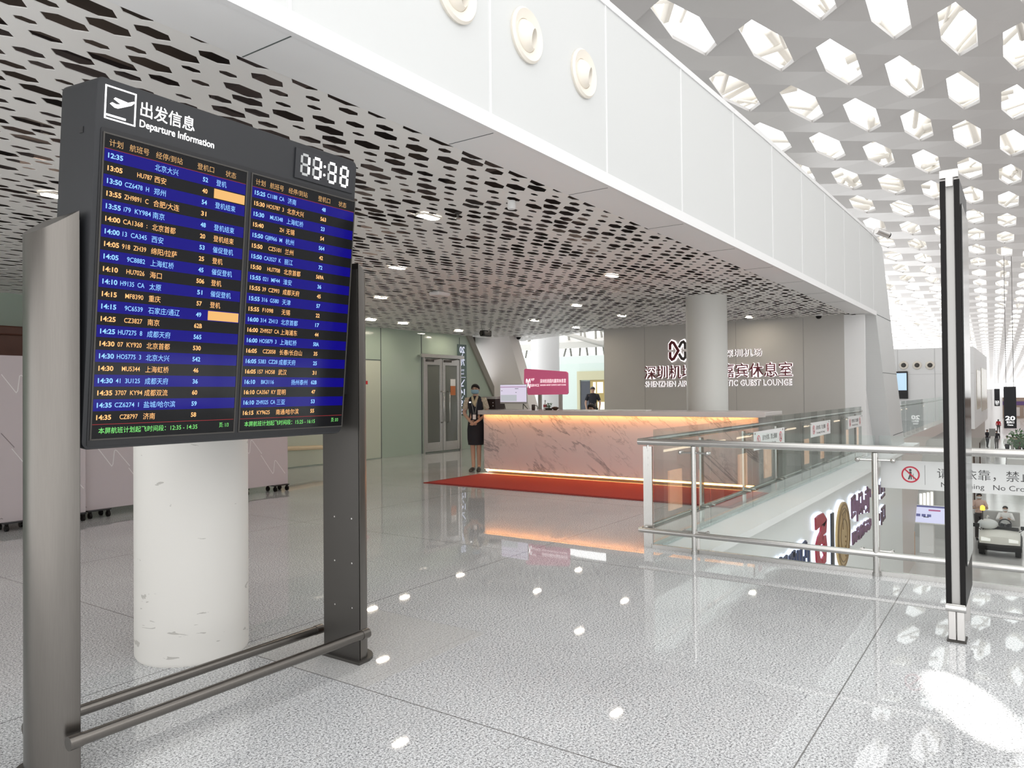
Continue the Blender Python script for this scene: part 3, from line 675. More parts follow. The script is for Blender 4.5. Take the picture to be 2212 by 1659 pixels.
# ================================================================== railings
ROUND_ICON = [(math.cos(2*PI*k/40), math.sin(2*PI*k/40)) for k in range(41)]
M_STICK = mat('frosted_sticker', (.70, .71, .70), .5); M_SRED = mat('prohibit_red', (.55, .03, .06), .5); M_SBLK = mat('sticker_black', (.05, .05, .05), .5)
def prohibit(mb, cx, cz, r, f):
    mb.cur = 2
    mb.flat([(cx-.12*r, cz-.6*r), (cx-.3*r, cz-.6*r), (cx-.12*r, cz-.05*r), (cx-.15*r, cz+.35*r), (cx+.1*r, cz+.35*r), (cx+.12*r, cz-.6*r), (cx+.0*r, cz-.6*r), (cx, cz-.15*r)], f, .0006)
    mb.flat([(cx-.02*r+.14*r*x, cz+.52*r+.14*r*y) for x, y in ROUND_ICON[:-1]], f, .0006); mb.flat([(cx+.25*r, cz-.6*r), (cx+.3*r, cz-.6*r), (cx+.3*r, cz+.1*r), (cx+.25*r, cz+.1*r)], f, .0006)
    mb.cur = 1
    mb.ribbon([(cx+r*.9*x, cz+r*.9*y) for x, y in ROUND_ICON], r*.17, f, .0012); mb.ribbon([(cx-r*.6, cz+r*.6), (cx+r*.6, cz-r*.6)], r*.16, f, .0012)

# front run (along Y)
fr_ = thing('glass_railing', 'front steel railing with clear glass panels facing the viewer', 'railing', (6.6, 3.06, 0))
y_ = lambda w: w-3.06
MB().tube([(0, .02, 1.02), (0, y_(-5), 1.02)], .032, 16).build('top_rail', M_STEEL, fr_, smooth=40)
MB().tube([(0, .02, .175), (0, y_(-5), .175)], .026, 16).build('lower_rail', M_STEEL, fr_, smooth=40)
MB().box(.03, y_(-5), 0, .075, y_(2.96), .035).build('base_channel', M_STEEL, fr_)
def rail_post(par, x, y, flat=False, ax='y'):
    mb = MB()
    if flat: mb.box(x-.012, y-.045, 0, x+.012, y+.045, .97)
    else: mb.tube([(x, y, .0), (x, y, .99)], .024, 14)
    po = mb.build('post', M_STEEL, par, smooth=35)
    c = MB()
    if flat:
        for z in (.93, .86, .79, .12, .04): c.cyl((x-.016, y, z), (x-.012, y, z), .008, n=8)
        c.cyl((x, y, .95), (x, y, 1.0), .014, n=8)
    else:
        for d in (-.13, .13): c.tube([(x+.01, y, .93), (x+.01, y+d, .93)], .009, 8); c.tube([(x+.01, y+d, .93), (x+.06, y+d, .93)], .014, 8); c.ellip((x+.0, y+d, .93), .02, .02, .02, 8, 6)
        for d in (-.11, .11): c.tube([(x+.02, y, .20), (x+.02, y+d, .20)], .008, 8); c.tube([(x+.02, y+d, .2), (x+.06, y+d, .2)], .016, 8)
        c.cyl((x, y, 0), (x, y, .03), .03, n=12)
    c.build('glass_clamps', M_STEEL, po, smooth=35)
rail_post(fr_, .08, -.04, True)
for yy in (2.53, 1.01, -.52, -2.05, -3.6): rail_post(fr_, .0, y_(yy))
STK = lambda x, z, h: (.079-h-.0007, y_(1.0)-x, z)
for a, b in ((2.96, 2.54), (2.51, 1.02), (.99, -.51), (-.54, -2.04), (-2.07, -3.59)):
    g = MB().box(.08, y_(b), .03, .092, y_(a), 1.125).build('glass_panel', M_GLASS, fr_)
    if a == .99:
        mb = MB(); mb.cur = 0; mb.box(.0785, y_(-.5), .705, .0795, y_(.98), .93)
        prohibit(mb, .235, .822, .066, STK)
        mb.cur = 2; mb.flat([(.335, .90), (.337, .90), (.337, .745), (.335, .745)], STK, .0006)
        texts(mb, [('请勿依靠，禁止翻越', .42, .81, .086, .80, 'l', -.004), ('No Leaning   No Crossing', .445, .735, .055, .66, 'l', -.004)], lambda x, z, h: STK(x, z, .0008))
        prohibit(mb, 1.36, .822, .066, STK)
        mb.build('warning_sticker', [M_STICK, M_SRED, M_SBLK], g)
# side run (along X), away from the viewer
sr_ = thing('glass_railing', 'receding steel railing with glass panels along the edge of the void', 'railing', (6.66, 3.06, 0))
MB().tube([(-.025, .0, 1.02), (11.6, .0, 1.02)], .032, 16).build('top_rail', M_STEEL, sr_, smooth=40)
MB().tube([(-.03, .0, .175), (11.6, .0, .175)], .026, 16).build('lower_rail', M_STEEL, sr_, smooth=40)
MB().box(.0, -.075, 0, 11.6, -.03, .035).build('base_channel', M_STEEL, sr_)
for k in range(1, 8):
    x = .02+1.55*k+.0
    mb = MB(); mb.box(x-.04, -.012, 0, x+.04, .012, .97); po = mb.build('post', M_STEEL, sr_)
    c = MB()
    for z in (.93, .2):
        for d in (-.10, .10): c.tube([(x, -.02, z), (x+d, -.03, z)], .008, 8); c.tube([(x+d, -.03, z), (x+d, -.12, z)], .014, 8)
    c.build('glass_clamps', M_STEEL, po, smooth=35)
for k in range(7):
    x0 = .0+1.567*k; g = MB().box(x0+.008, -.115, -.02, x0+1.558, -.103, 1.135).build('glass_panel', M_GLASS, sr_)
    if k in (2, 4, 6):
        S2 = lambda x, z, h, x0=x0: (x0+x, -.1155-h-.0004, z)
        mb = MB(); mb.cur = 0; mb.box(x0+.03, -.1165, .71, x0+1.54, -.1155, .955)
        prohibit(mb, .25, .83, .075, lambda x, z, h: S2(x, z, h+.001)); prohibit(mb, 1.33, .83, .075, lambda x, z, h: S2(x, z, h+.001)); mb.cur = 2
        texts(mb, [('请勿依靠，禁止翻越', .42, .83, .08, .72, 'l', 0), ('No Leaning  No Crossing', .46, .755, .05, .62, 'l', 0)], lambda x, z, h: S2(x, z, .0016))
        mb.build('warning_sticker', [M_STICK, M_SRED, M_SBLK], g)
# far run beyond the leaning leg
f2 = thing('glass_railing', 'far glass balustrade on the floor edge between the leaning leg and the white block', 'railing', (24.0, 3.02, .05))
MB().tube([(0, 0, .97), (15.9, 0, .97)], .03, 10).build('top_rail', M_STEEL, f2, smooth=40)
for k in range(7): MB().box(.05+2.28*k, -.06, 0, 2.30+2.28*k, -.045, 1.10).build('glass_panel', M_GLASS, f2)

# ================================================================== service counter and what stands on it
sc_ = thing('service_counter', 'long marble service counter with warm light strips', 'counter', (11.17, 3.27, 0))
MB().box(.0, 0, .085, .75, 5.09, 1.105).build('marble_front', M_MARBLE, sc_, bevel=.006)
MB().box(.07, .03, 0, .72, 5.06, .085).build('plinth', M_DGREY, sc_)
MB().box(-.10, -.13, 1.125, .80, 5.15, 1.18).box(-.10, -.13, 1.100, -.090, 5.15, 1.13).build('counter_top', M_MARBLETOP, sc_, bevel=.005)
MB().box(-.02, -.0, 1.105, .74, 5.09, 1.125).build('top_rebate', M_PWHITE, sc_)
MB().box(-.085, .02, 1.108, -.06, 5.07, 1.124).build('light_strip', M_LED, sc_)
MB().box(.035, .03, .05, .055, 5.07, .075).build('light_strip', M_LED, sc_)
mb = MB(); mb.ellip((.02, 5.02, .06), .02, .02, .02, 10, 6); mb.build('spot_lens', M_LAMP, sc_)
cp = thing('red_carpet', 'red carpet runner with darker border in front of the counter', 'carpet', (9.42, 3.10, 0))
MB().box(0, 0, 0, 1.62, 5.22, .012).build('border', M_REDT, cp); MB().box(.06, .07, .010, 1.62, 5.14, .016).build('pile', M_RED, cp)

cz = 1.18
mo = thing('monitor', 'thin monitor with a pale lilac booking page standing on the counter', 'monitor', (11.72, 8.06, 1.189))
MB().box(0, -.31, .10, .02, .31, .47).build('casing', M_GREYP, mo, bevel=.004)
MB().box(-.002, -.302, .135, .0, .302, .462).build('screen', mat('monitor_page', (.1, .1, .1), .2, emit=(.66, .60, .74), es=1), mo)
mb = MB(); mb.box(-.004, -.30, .415, -.001, .30, .425); mb.build('page_header', mat('page_plum', (.1, .02, .08), .3, emit=(.25, .07, .20), es=1), mo)
mb = MB(); mb.box(-.004, -.08, .15, -.002, .29, .27); mb.build('page_table', mat('page_grey', (.1, .1, .1), .3, emit=(.45, .47, .50), es=1), mo)
mb = MB()
for y, z, a in ((-.12, .385, .08), (-.07, .385, .03), (.25, .345, .03), (-.08, .31, .03)): mb.box(-.004, y, z, -.002, y+a, z+.008)
mb.build('page_text', mat('page_ink', (.02, .02, .02), .3), mo)
mb = MB()
for s_ in (-1, 1): mb.tube([(.01, s_*.22, .10), (-.07, s_*.27, .0)], .008, 6); mb.tube([(.01, s_*.22, .10), (.10, s_*.26, .0)], .008, 6)
mb.build('stand', M_DARKPOST, mo)
pr = thing('receipt_printer', 'dark two-button equipment box on the counter beside the attendant', 'printer', (11.66, 8.45, 1.18))
MB().box(0, -.02, 0, .3, .30, .20).build('casing', mat('printer_brown', (.035, .022, .02), .35), pr, bevel=.008); MB().box(.0, -.02, .20, .3, .30, .25).build('lid', M_GREYP, pr, bevel=.006)
mb = MB()
for z in (.07, .13): mb.cyl((-.006, .045, z), (0, .045, z), .010, n=8)
build_each(mb, 'button', M_PWHITE, pr)
mg = thing('mug', 'dark mug with a thin handle on the counter right of the monitor', 'mug', (11.45, 7.43, 1.18))
MB().lathe([(.028, 0), (.032, .01), (.032, .10), (.028, .10), (.027, .02)], n=16).build('cup', mat('mug_dark', (.04, .02, .015), .3), mg, smooth=40)
MB().tube([(0, -.03, .085), (0, -.075, .08), (0, -.095, .05), (0, -.09, .01)], .006, 8).build('handle', M_DARKPOST, mg, smooth=True)
bt = thing('bottle', 'small white and red pump bottle on the counter behind the mug', 'bottle', (11.62, 7.28, 1.18))
MB().lathe([(.03, 0), (.035, .02), (.033, .10), (.012, .12), (.012, .15)], n=14).build('body', M_PWHITE, bt, smooth=40); MB().lathe([(.0365, .05), (.0365, .095)], n=14).build('label_band', mat('band_red', (.35, .03, .05), .4), bt); MB().lathe([(.014, .15), (.014, .17), (.006, .18)], n=10).build('cap', M_GREYP, bt)
pl = thing('potted_plant', 'small green plant in a dark tray on the counter', 'plant', (11.5, 7.13, 1.18))
MB().lathe([(.06, 0), (.075, .035), (.07, .035), (.055, .01)], n=16).build('tray', mat('tray_dark', (.05, .035, .03), .4), pl)
mb = MB()
for k in range(46):
    a = random.uniform(0, 2*PI); r = random.uniform(.0, .065); h = random.uniform(.05, .125); b = random.uniform(0, 2*PI); l = random.uniform(.015, .03)
    c = Vector((r*math.cos(a), r*math.sin(a), h)); d = Vector((math.cos(b)*l, math.sin(b)*l, random.uniform(-.01, .015))); e = Vector((-math.sin(b)*l*.4, math.cos(b)*l*.4, .003))
    mb.face([c-d, c+e, c+d, c-e])
    if k % 4 == 0: mb.tube([(r*.4*math.cos(a), r*.4*math.sin(a), .03), c], .0025, 5)
mb.build('leaves', mat('leaf_green', (.07, .17, .07), .5), pl)
bw = thing('bowl', 'low dark bowl beside the plant on the counter', 'bowl', (11.48, 6.98, 1.18))
MB().lathe([(.03, 0), (.062, .03), (.066, .05), (.058, .05), (.03, .012)], n=18).build('dish', mat('bowl_brown', (.05, .022, .015), .35), bw, smooth=40)
mb = MB(); mb.rings([[(.05*math.cos(a)+.0, .05*math.sin(a), .05) for a in [k*PI/8 for k in range(16)]], [(.025*math.cos(a), .025*math.sin(a), .062) for a in [k*PI/8 for k in range(16)]]]); mb.build('filling', mat('bowl_fill', (.12, .06, .04), .6), bw)
for (y, x, ln, lab) in ((6.25, 11.35, .48, 'stack of flat white papers at the middle of the counter top'), (5.20, 11.45, .9, 'long white leaflet tray on the counter near the seated person')):
    ps = thing('paper_stack', lab, 'papers', (x, y, 1.18)); mb = MB(); mb.box(0, 0, 0, .22, ln, .012); mb.build('top_sheet', M_PWHITE, ps); MB().box(.006, .006, 0, .21, ln-.01, .010).build('lower_sheets', M_GREYP, ps)
# pink lounge sign on two posts behind the counter
pk = thing('lounge_sign', 'pink VIP SERVICE sign on two grey posts behind the counter', 'sign', (12.6, 7.885, 0))
L_ = .51
ol = [(-.51, 1.965), (-.515, 1.70), (-.42, 1.452), (.485, 1.458), (.51, 1.485), (.505, 1.875), (.475, 1.905), (-.48, 1.985)]
mb = MB(); mb.prism([(0, -x, z) for x, z in ol], (.05, 0, 0)); mb.build('sign_panel', M_PINK, pk, bevel=.006)
pkf = lambda x, z, h: (-.002-h, -x, z)
mb = texts(MB(), [('VIP', -.345, 1.735, .075, .085, 'l', 0), ('SERVICE', -.345, 1.62, .07, .195, 'l', 0), ('深圳机场国内嘉宾休息室', -.125, 1.695, .085, .60, 'l', .0), ('SHENZHEN AIRPORT DOMESTIC GUEST LOUNGE', -.125, 1.632, .042, .60, 'l', .0)], pkf)
EMB = [(.05, .56), (.05, .82), (.14, .95), (.26, .90), (.50, .52), (.26, .10), (.14, .05), (.05, .18), (.05, .44)]
for sx in (1, -1):
    mb.ribbon([(-.41+sx*(px_-.5)*.10, 1.685+(pz-.5)*.19) for px_, pz in EMB], .017, pkf, .002)
mb.build('sign_lettering', M_LTR, pk)
for y in (.145, -.335): MB().box(.005, y-.035, 0, .045, y+.035, 1.46).build('post', M_ALU, pk)

# lounge lettering on the grey wall: faces in front of a glowing back
lg = thing('lounge_lettering', 'backlit red lounge name with an emblem on the grey wall', 'wall sign', (18.35, 0, 0))
wf = lambda dx: (lambda x, z, h: (-dx-h, -x, z))
cn = [('深圳机场国内嘉宾休息室', -8.345, 1.86, .37, 3.79, 'l', 0)]; en = [('SHENZHEN AIRPORT DOMESTIC GUEST LOUNGE', -8.345, 1.625, .20, 3.77, 'l', 0)]; sm = [('深圳机场', -6.20, 2.355, .20, .93, 'l', 0)]
bold = lambda L, b: [(t, x-b*s_*.8, y, s_, w_+2*b*s_*.8, a, b) for t, x, y, s_, w_, a, _ in L]
text_obj('letter_halo', bold(cn, .024)+bold(en, .022)+bold(sm, .014), lambda x, z, h: (-.012, -x, z), M_GLOW, lg)
text_obj('red_letters', bold(cn, .004), lambda x, z, h: (-.045, -x, z), M_DRED, lg, .02)
text_obj('grey_letters', bold(en, -.012)+bold(sm, -.008), lambda x, z, h: (-.045, -x, z), mat('letter_taupe', (.20, .17, .16), .4), lg, .02)
EM2 = [(.06, .56), (.06, .84), (.16, .95), (.27, .91), (.54, .5), (.27, .09), (.16, .05), (.06, .16), (.06, .44)]
for nm, m_, wd, dx in (('emblem_halo', M_GLOW, .125, .014), ('emblem', M_DRED, .075, .045)):
    eo = MB(); e2 = MB(); T = lambda q: (-7.41+(q[0]-.5)*.47, 2.55+(q[1]-.5)*.50)
    eo.ribbon([T(q) for q in EM2], wd, wf(dx), .006)
    h1 = [(.94, .56), (.94, .84), (.84, .95), (.73, .91), (.57, .66)]; tgt = eo if nm == 'emblem_halo' else e2
    tgt.ribbon([T(q) for q in h1], wd, wf(dx), .006); tgt.ribbon([T((q[0], 1-q[1])) for q in h1], wd, wf(dx), .006)
    if nm == 'emblem_halo': eo.build(nm, M_GLOW, lg)
    else: eo.build('emblem_left_half', M_DRED, lg); e2.build('emblem_right_half', M_DGREY, lg)

# ================================================================== lamps, cameras and fittings
HEXL = [(-.135, 0), (-.10, .058), (.10, .058), (.135, 0), (.10, -.058), (-.10, -.058)]
def downlight(px, py, lab, first=[None]):
    p = G(px, py, 3.2); p.z = zc(p.y)
    if first[0] is None:
        t = thing('ceiling_downlight', lab, 'ceiling light', p, 0, 'hexagonal downlights in the perforated ceiling')
        mb = MB(); mb.rings([[(x*1.22, y*1.3, -.004) for x, y in HEXL], [(x*1.22, y*1.3, -.016) for x, y in HEXL], [(x*1.04, y*1.06, -.02) for x, y in HEXL], [(x*1.04, y*1.06, -.004) for x, y in HEXL]], cap=False, closed=True); mb.build('frame', M_CREAM, t)
        MB().flat(HEXL, lambda x, y, h: (x, y, -.012-h), .004).build('lens', M_LAMP, t); first[0] = t; return t
    t = first[0].copy(); COL.objects.link(t); t.location = p; t['label'] = lab
    for ch in first[0].children:
        c = ch.copy(); COL.objects.link(c); c.parent = t
    return t
for a in ((925, 472, 'lit hexagonal downlight nearest to the fascia soffit, right of the board clock'), (858, 581, 'lit downlight left of the flat white ceiling box'), (1322, 598, 'lit downlight near the round lobby column and the soffit'),
          (822, 645, 'lit downlight just beside the right edge of the board post'), (800, 680, 'lit downlight closest to the green wall beside the board post'), (870, 688, 'lit downlight above the pale green flush door'),
          (1245, 662, 'lit downlight half way between the flat ceiling box and the lobby column'), (1343, 684, 'lit downlight over the left part of the grey lounge wall'), (1155, 694, 'lit downlight above the pink sign'),
          (990, 704, 'lit downlight above the steel double door'), (1244, 709, 'lit downlight at the top left corner of the grey lounge wall'), (1618, 687, 'lit downlight washing the grey wall right of the column'),
          (125, 428, 'lit downlight partly hidden by the left edge of the board')): downlight(*a)

def nozzle(px, py, lab, first=[None]):
    q = PY(px, py, FY)
    if first[0] is None:
        t = thing('air_nozzle', lab, 'air vent', q, 0, 'round air nozzles on the white fascia')
        MB().lathe([(.185, 0), (.19, .02), (.175, .035), (.115, .012), (.11, -.02)], ax='-y', n=36).build('ring', M_CREAM, t, smooth=40)
        b = MB(); b.lathe([(.124*math.cos(a), .124*math.sin(a)) for a in [-.1+k*.125 for k in range(10)]]+[(.060, .098), (.052, .06), (.040, .0)], ax='-y', n=32); o = b.build('swivel_ball', M_CREAM, t, smooth=35); o.location = (0, .045, 0); o.rotation_euler = (math.radians(10), 0, math.radians(20))
        first[0] = t; return
    t = first[0].copy(); COL.objects.link(t); t.location = q; t['label'] = lab
    for ch in first[0].children: c = ch.copy(); COL.objects.link(c); c.parent = t
nozzle(1135, 78, 'cream air nozzle in the middle of the three on the fascia'); nozzle(1258, 160, 'cream air nozzle farthest along the fascia'); nozzle(983, -16, 'cream air nozzle cut by the top edge of the picture')
fn = None
for k, (px, lab) in enumerate(((1952, 'left of the three small round nozzles on the far white block'), (1981, 'middle of the three small round nozzles on the far white block'), (2009, 'right of the three small round nozzles on the far white block'))):
    q = PX(px, 789, 39.98)
    if fn is None:
        fn = thing('wall_nozzle', lab, 'air vent', q, 0, 'small nozzles on the far block')
        MB().lathe([(.20, 0), (.19, .03), (.12, .05), (.10, .02)], ax='-x', n=20).build('ring', M_CREAM, fn, smooth=40); MB().lathe([(.10, .02), (.07, .06), (.02, .06)], ax='-x', n=16).build('core', M_DARKPOST, fn)
    else:
        t = fn.copy(); COL.objects.link(t); t.location = q; t['label'] = lab
        for ch in fn.children: c = ch.copy(); COL.objects.link(c); c.parent = t

q = G(950, 634, 3.2); ap = thing('ceiling_access_box', 'flat white box fixed under the perforated ceiling', 'access point', (q.x, q.y, zc(q.y)))
MB().box(-.16, -.11, -.075, .16, .11, -.008).build('casing', M_PWHITE, ap, bevel=.02); MB().box(-.10, -.06, -.008, .10, .06, 0).build('mount_plate', M_GREYP, ap)
q = PD(1050, 738, 17.5); zt = 3.2; uc = thing('ceiling_camera', 'black camera hung from a bent bracket near the leaning pier', 'camera', (q.x, q.y, zc(q.y)))
mb = MB(); mb.tube([(0, -.14, 0), (0, -.15, -.16), (0, -.06, -.26)], .012, 8); mb.tube([(0, .14, 0), (0, .13, -.16), (0, .06, -.26)], .012, 8); mb.build('bracket', M_GREYP, uc)
mb = MB(); mb.box(-.16, -.07, -.36, .14, .07, -.22); mb.build('body', M_BLACK, uc, bevel=.02); MB().cyl((-.2, 0, -.29), (-.16, 0, -.29), .05, n=14).build('lens', M_GASK, uc)
def dome(x, y, lab, gz=0.):
    t = thing('dome_camera', lab, 'camera', (x, y, zc(y)-gz)); MB().lathe([(.085, 0), (.085, -.03), (.06, -.04)], n=20).build('base', M_PWHITE, t, smooth=40)
    MB().lathe([(.065, -.035), (.06, -.07), (.04, -.095), (.008, -.105)], n=20).build('dome', M_GASK, t, smooth=40)
q = G(1117, 718, 3.2); dome(17.3, 11.7, 'small dark dome camera at the top of the leaning white pier'); dome(18.0, 3.88, 'small dark dome camera at the right end of the grey wall')
for px, py, lab in ((989, 466, 'dark sprinkler head right of the nearest downlight'), (1105, 441, 'white cylindrical detector near the soffit strip')):
    p = G(px, py, 3.2); t = thing('ceiling_sensor', lab, 'sprinkler', (p.x, p.y, zc(p.y)))
    dk = 'dark' in lab
    MB().lathe([(.03, 0), (.03, -.012), (.012, -.02), (.01, -.05)] if dk else [(.035, 0), (.04, -.06), (.034, -.075)], n=14).build('base', M_DARKPOST if dk else M_PWHITE, t, smooth=40)
    if dk: MB().lathe([(.008, -.05), (.026, -.056), (.026, -.06), (.006, -.062)], n=14).build('deflector', M_STEEL, t)
q = PY(1890, 507, FY); wc = thing('bullet_camera', 'white bullet camera on top of the far end of the fascia', 'camera', (19.0, FY+.05, 5.06))
MB().tube([(0, 0, 0), (0, -.03, .14), (.06, -.12, .16)], .025, 8).build('arm', M_PWHITE, wc, smooth=True); mb = MB(); mb.cyl((-.05, -.1, .12), (.24, -.30, .04), .075, n=16); mb.build('body', M_ALU, wc, smooth=40); MB().cyl((.24, -.30, .04), (.27, -.32, .032), .065, n=16).build('lens', M_GASK, wc)

# ================================================================== left side: movable hoarding and wooden kiosk behind it
ZIG = [(.02, .55), (.16, .40), (.165, .47), (.33, .28)]
XE = [3.59, 4.53, 5.57, 6.63, 7.70]
for k in range(4):
    x0, x1 = XE[k], XE[k+1]; y0 = 9.42+.09*k; y1 = y0+.09
    lab = ['leftmost mauve hoarding panel, at the picture edge', 'mauve hoarding panel second from the picture edge, behind the bronze post', 'mauve hoarding panel mostly hidden by the white column', 'mauve hoarding panel at the right end of the row'][k]
    hb = thing('hoarding_panel', lab, 'hoarding panel', (x0, 9.42+.06*k+(.02 if k % 2 else 0), 0), 0., 'mauve hoarding panels on castors'); wd = x1-x0-.02
    MB().box(0, 0, .10, wd, .05, 1.97).build('panel', M_HOARD, hb); MB().box(0, .05, .10, wd, .09, 1.97).build('back_frame', M_GASK, hb)
    hf = lambda x, z, h: (x, -.0008-h, z)
    a, b = MB(), MB()
    for (ox, oz, q) in ((-.30, .95, 1), (.12, .62, 0), (.55, .28, 0), (-.42, .30, 0), (.35, 1.22, 1), (.78, .90, 1), (-.05, 1.55, 0), (.66, 1.62, 1), (-.25, -.05, 1)):
        pts = [(0, .30), (.20, .02), (.215, .0), (.23, .02), (.25, .19), (.265, .20), (.28, .19), (.48, -.06)]; P = []
        for (xa, za), (xb, zb) in zip(pts, pts[1:]):
            for t in range(6): P.append((ox+xa+(xb-xa)*t/6, oz+za+(zb-za)*t/6))
        P = [p for p in P if .004 < p[0] < wd-.004 and .12 < p[1] < 1.95]
        if len(P) > 3: (b if q else a).ribbon(P, .009, hf, .001)
    if a.v: a.build('light_motif', M_LINEW, hb)
    if b.v: b.build('dark_motif', M_LINED, hb)
    for cx in (.16, wd-.16):
        c = MB(); c.box(cx-.14, -.06, .085, cx+.14, .16, .10); cs = c.build('castor', M_BLACK, hb)
        for dx, dy in ((-.11, -.04), (.11, -.04), (-.11, .14), (.11, .14)):
            c = MB(); c.cyl((cx+dx-.014, dy, .035), (cx+dx+.014, dy, .035), .035, n=12); c.box(cx+dx-.016, dy-.01, .03, cx+dx+.016, dy+.01, .09); c.build('castor_wheel', M_GASK, cs)
kb = thing('wooden_kiosk', 'dark brown wooden kiosk top behind the leftmost hoarding', 'kiosk', (3.1, 10.8, 0))
MB().box(0, 0, 0, 1.75, .8, 2.30).build('body', M_WOOD, kb); MB().box(-.05, -.05, 2.30, 1.80, .85, 2.42).build('cornice', M_WOOD, kb, bevel=.02)

# ================================================================== lettering on the wall of the void
sg = thing('wall_lettering', 'halo lit shop sign with red script, black bar and gold disc on the void wall', 'wall sign', (0, 2.96, 0))
wl = lambda d: (lambda x, z, h: (x, -d-h, z))
def W(px, py): q = PY(px, py, 2.93); return (q.x, q.z)
def dual(name, m, fn_, halo=M_GLOWB, grow=.035):
    a, b = MB(), MB(); fn_(a, 0, wl(.05)); fn_(b, grow, wl(.012)); o = b.build(name+'_halo', halo, sg); a.build(name, m, o)
def c7(x, y): return W(1640+x/3.867, 960+y/3.867)
RED = [c7(*q) for q in ((452, 665), (478, 640), (510, 622), (530, 655), (528, 690), (505, 712), (500, 760), (478, 810), (466, 860), (470, 940), (480, 990), (500, 1040))]
RE2 = [c7(*q) for q in ((505, 800), (530, 790), (536, 840), (515, 870), (532, 900), (530, 950), (505, 985))]
def red(mb, g, f): mb.ribbon(RED, .20+g, f, .03); mb.ribbon(RE2, .13+g, f, .03)
dual('red_script', mat('script_red', (.36, .02, .04), .4), red)
def bar(mb, g, f): a = c7(592, 572); b = c7(600, 1010); mb.flat([(a[0]-.09-g, b[1]-.4), (a[0]+.09+g, b[1]-.4), (a[0]+.09+g, a[1]+g), (a[0]-.09-g, a[1]+g)], f, .03)
dual('black_bar', M_BLACK, bar)
gc = c7(682, 762); gc = (gc[0], gc[1]+.02)
def disc(mb, g, f): mb.flat([(gc[0]+(.62+g)*x, gc[1]+(.62+g)*y) for x, y in ROUND_ICON[:-1]], f, .04)
dual('gold_disc', mat('gold_disc', (.55, .38, .16), .35, metal=.4, noise=.2, nscale=9), disc)
mb = MB(); f = wl(.092)
for r in (.57, .50, .30): mb.ribbon([(gc[0]+r*x, gc[1]+r*y) for x, y in ROUND_ICON], .022, f, .006)
mb.ribbon([(gc[0]-.1, gc[1]+.42), (gc[0]-.1, gc[1]+.12)], .04, f, .006); mb.ribbon([(gc[0]-.16, gc[1]+.40), (gc[0]+.14, gc[1]+.44), (gc[0]+.06, gc[1]+.3)], .03, f, .006)
for k in range(5): mb.ellip((gc[0]+.12, -.095, gc[1]-.05-k*.09), .03, .01, .02, 8, 5)
mb.build('disc_relief', mat('gold_dark', (.28, .18, .08), .4, metal=.3), sg)
rr = random.Random(5)
def glyphs(xa, xb, za, zb, n):
    out = []
    for k in range(n):
        x0 = xa+(xb-xa)*(k+.10)/n; x1 = xa+(xb-xa)*(k+.90)/n; h = zb-za
        for v in (.05, .38, .62, .95): a, b = sorted((rr.uniform(0, .55), rr.uniform(.5, 1))); out.append([(x0+(x1-x0)*v, za+h*a), (x0+(x1-x0)*v, za+h*max(b, a+.3))])
        for v in (rr.uniform(.1, .3), rr.uniform(.75, .95)): c = rr.choice((0, .4)); out.append([(x0+(x1-x0)*c, za+h*v), (x0+(x1-x0)*(c+.6), za+h*(v+.06))])
    return out
G1 = glyphs(16.0, 18.35, -1.22, -.62, 3)+glyphs(16.1, 18.3, -1.62, -1.36, 6); G2 = glyphs(10.6, 12.6, -1.45, -.86, 3); G3 = glyphs(19.3, 20.4, -1.2, -.7, 1)+glyphs(19.3, 20.4, -1.75, -1.35, 1)
def gl(L, wd): return lambda mb, g, f: [mb.ribbon(p, wd+g*.6, f, .03) for p in L]
dual('purple_letters', mat('letter_purple', (.16, .07, .12), .4), gl(G1, .055)); dual('navy_letters', mat('letter_navy', (.02, .03, .08), .4), gl(G2, .075)); dual('plum_letters', mat('letter_plum', (.10, .05, .07), .4), gl(G3, .06))

# ================================================================== lower level fittings
lb = thing('light_box_sign', 'tall glowing white sign high on the recess wall above the kiosk', 'lit sign', (31.44, 2.86, -3.2))
MB().box(0, -.02, 0, .06, .52, .95).build('back_plate', M_GREYP, lb); mb = MB()
for k in range(4): mb.box(-.03, .02+k*.12, .12-.03*k, 0, .09+k*.12, .90-.03*k)
mb.build('glowing_letters', mat('sign_glow', (1, .95, .9), .4, emit=(1, .93, .86), es=1.6), lb)
kk = thing('ticket_kiosk', 'white self service kiosk with tilted lilac screen on the lower level', 'kiosk', (28.4, 2.80, -4))
mb = MB(); mb.prism([(0, -.2, 0), (.5, -.2, 0), (.42, -.2, .25), (.36, -.2, 1.3), (.12, -.2, 1.3), (.06, -.2, .25)], (0, .42, 0)); mb.build('stand', M_PWHITE, kk, bevel=.02)
mb = MB(); mb.prism([(-.02, -.55, 1.0), (.03, -.55, .98), (.25, -.55, 1.58), (.20, -.55, 1.60)], (0, 1.12, 0)); sc1 = mb.build('screen_casing', M_PWHITE, kk, bevel=.01)
def kf(y, t, d=.002): return (-.02+.22*t-d, -.55+y, 1.0+.60*t+d*.3)
mb = MB(); mb.face([kf(.03, .05), kf(1.09, .05), kf(1.09, .95), kf(.03, .95)]); s1 = mb.build('kiosk_screen', mat('kiosk_page', (.1, .1, .1), .3, emit=(.66, .64, .88), es=1), sc1)
mb = MB(); mb.face([kf(.03, .86, .004), kf(1.09, .86, .004), kf(1.09, .95, .004), kf(.03, .95, .004)])
for k in range(4): mb.face([kf(.42+k*.16, .36, .004), kf(.54+k*.16, .36, .004), kf(.54+k*.16, .5, .004), kf(.42+k*.16, .5, .004)])
mb.build('page_blocks', mat('kiosk_ink', (.02, .02, .05), .3, emit=(.10, .10, .25), es=1), s1)
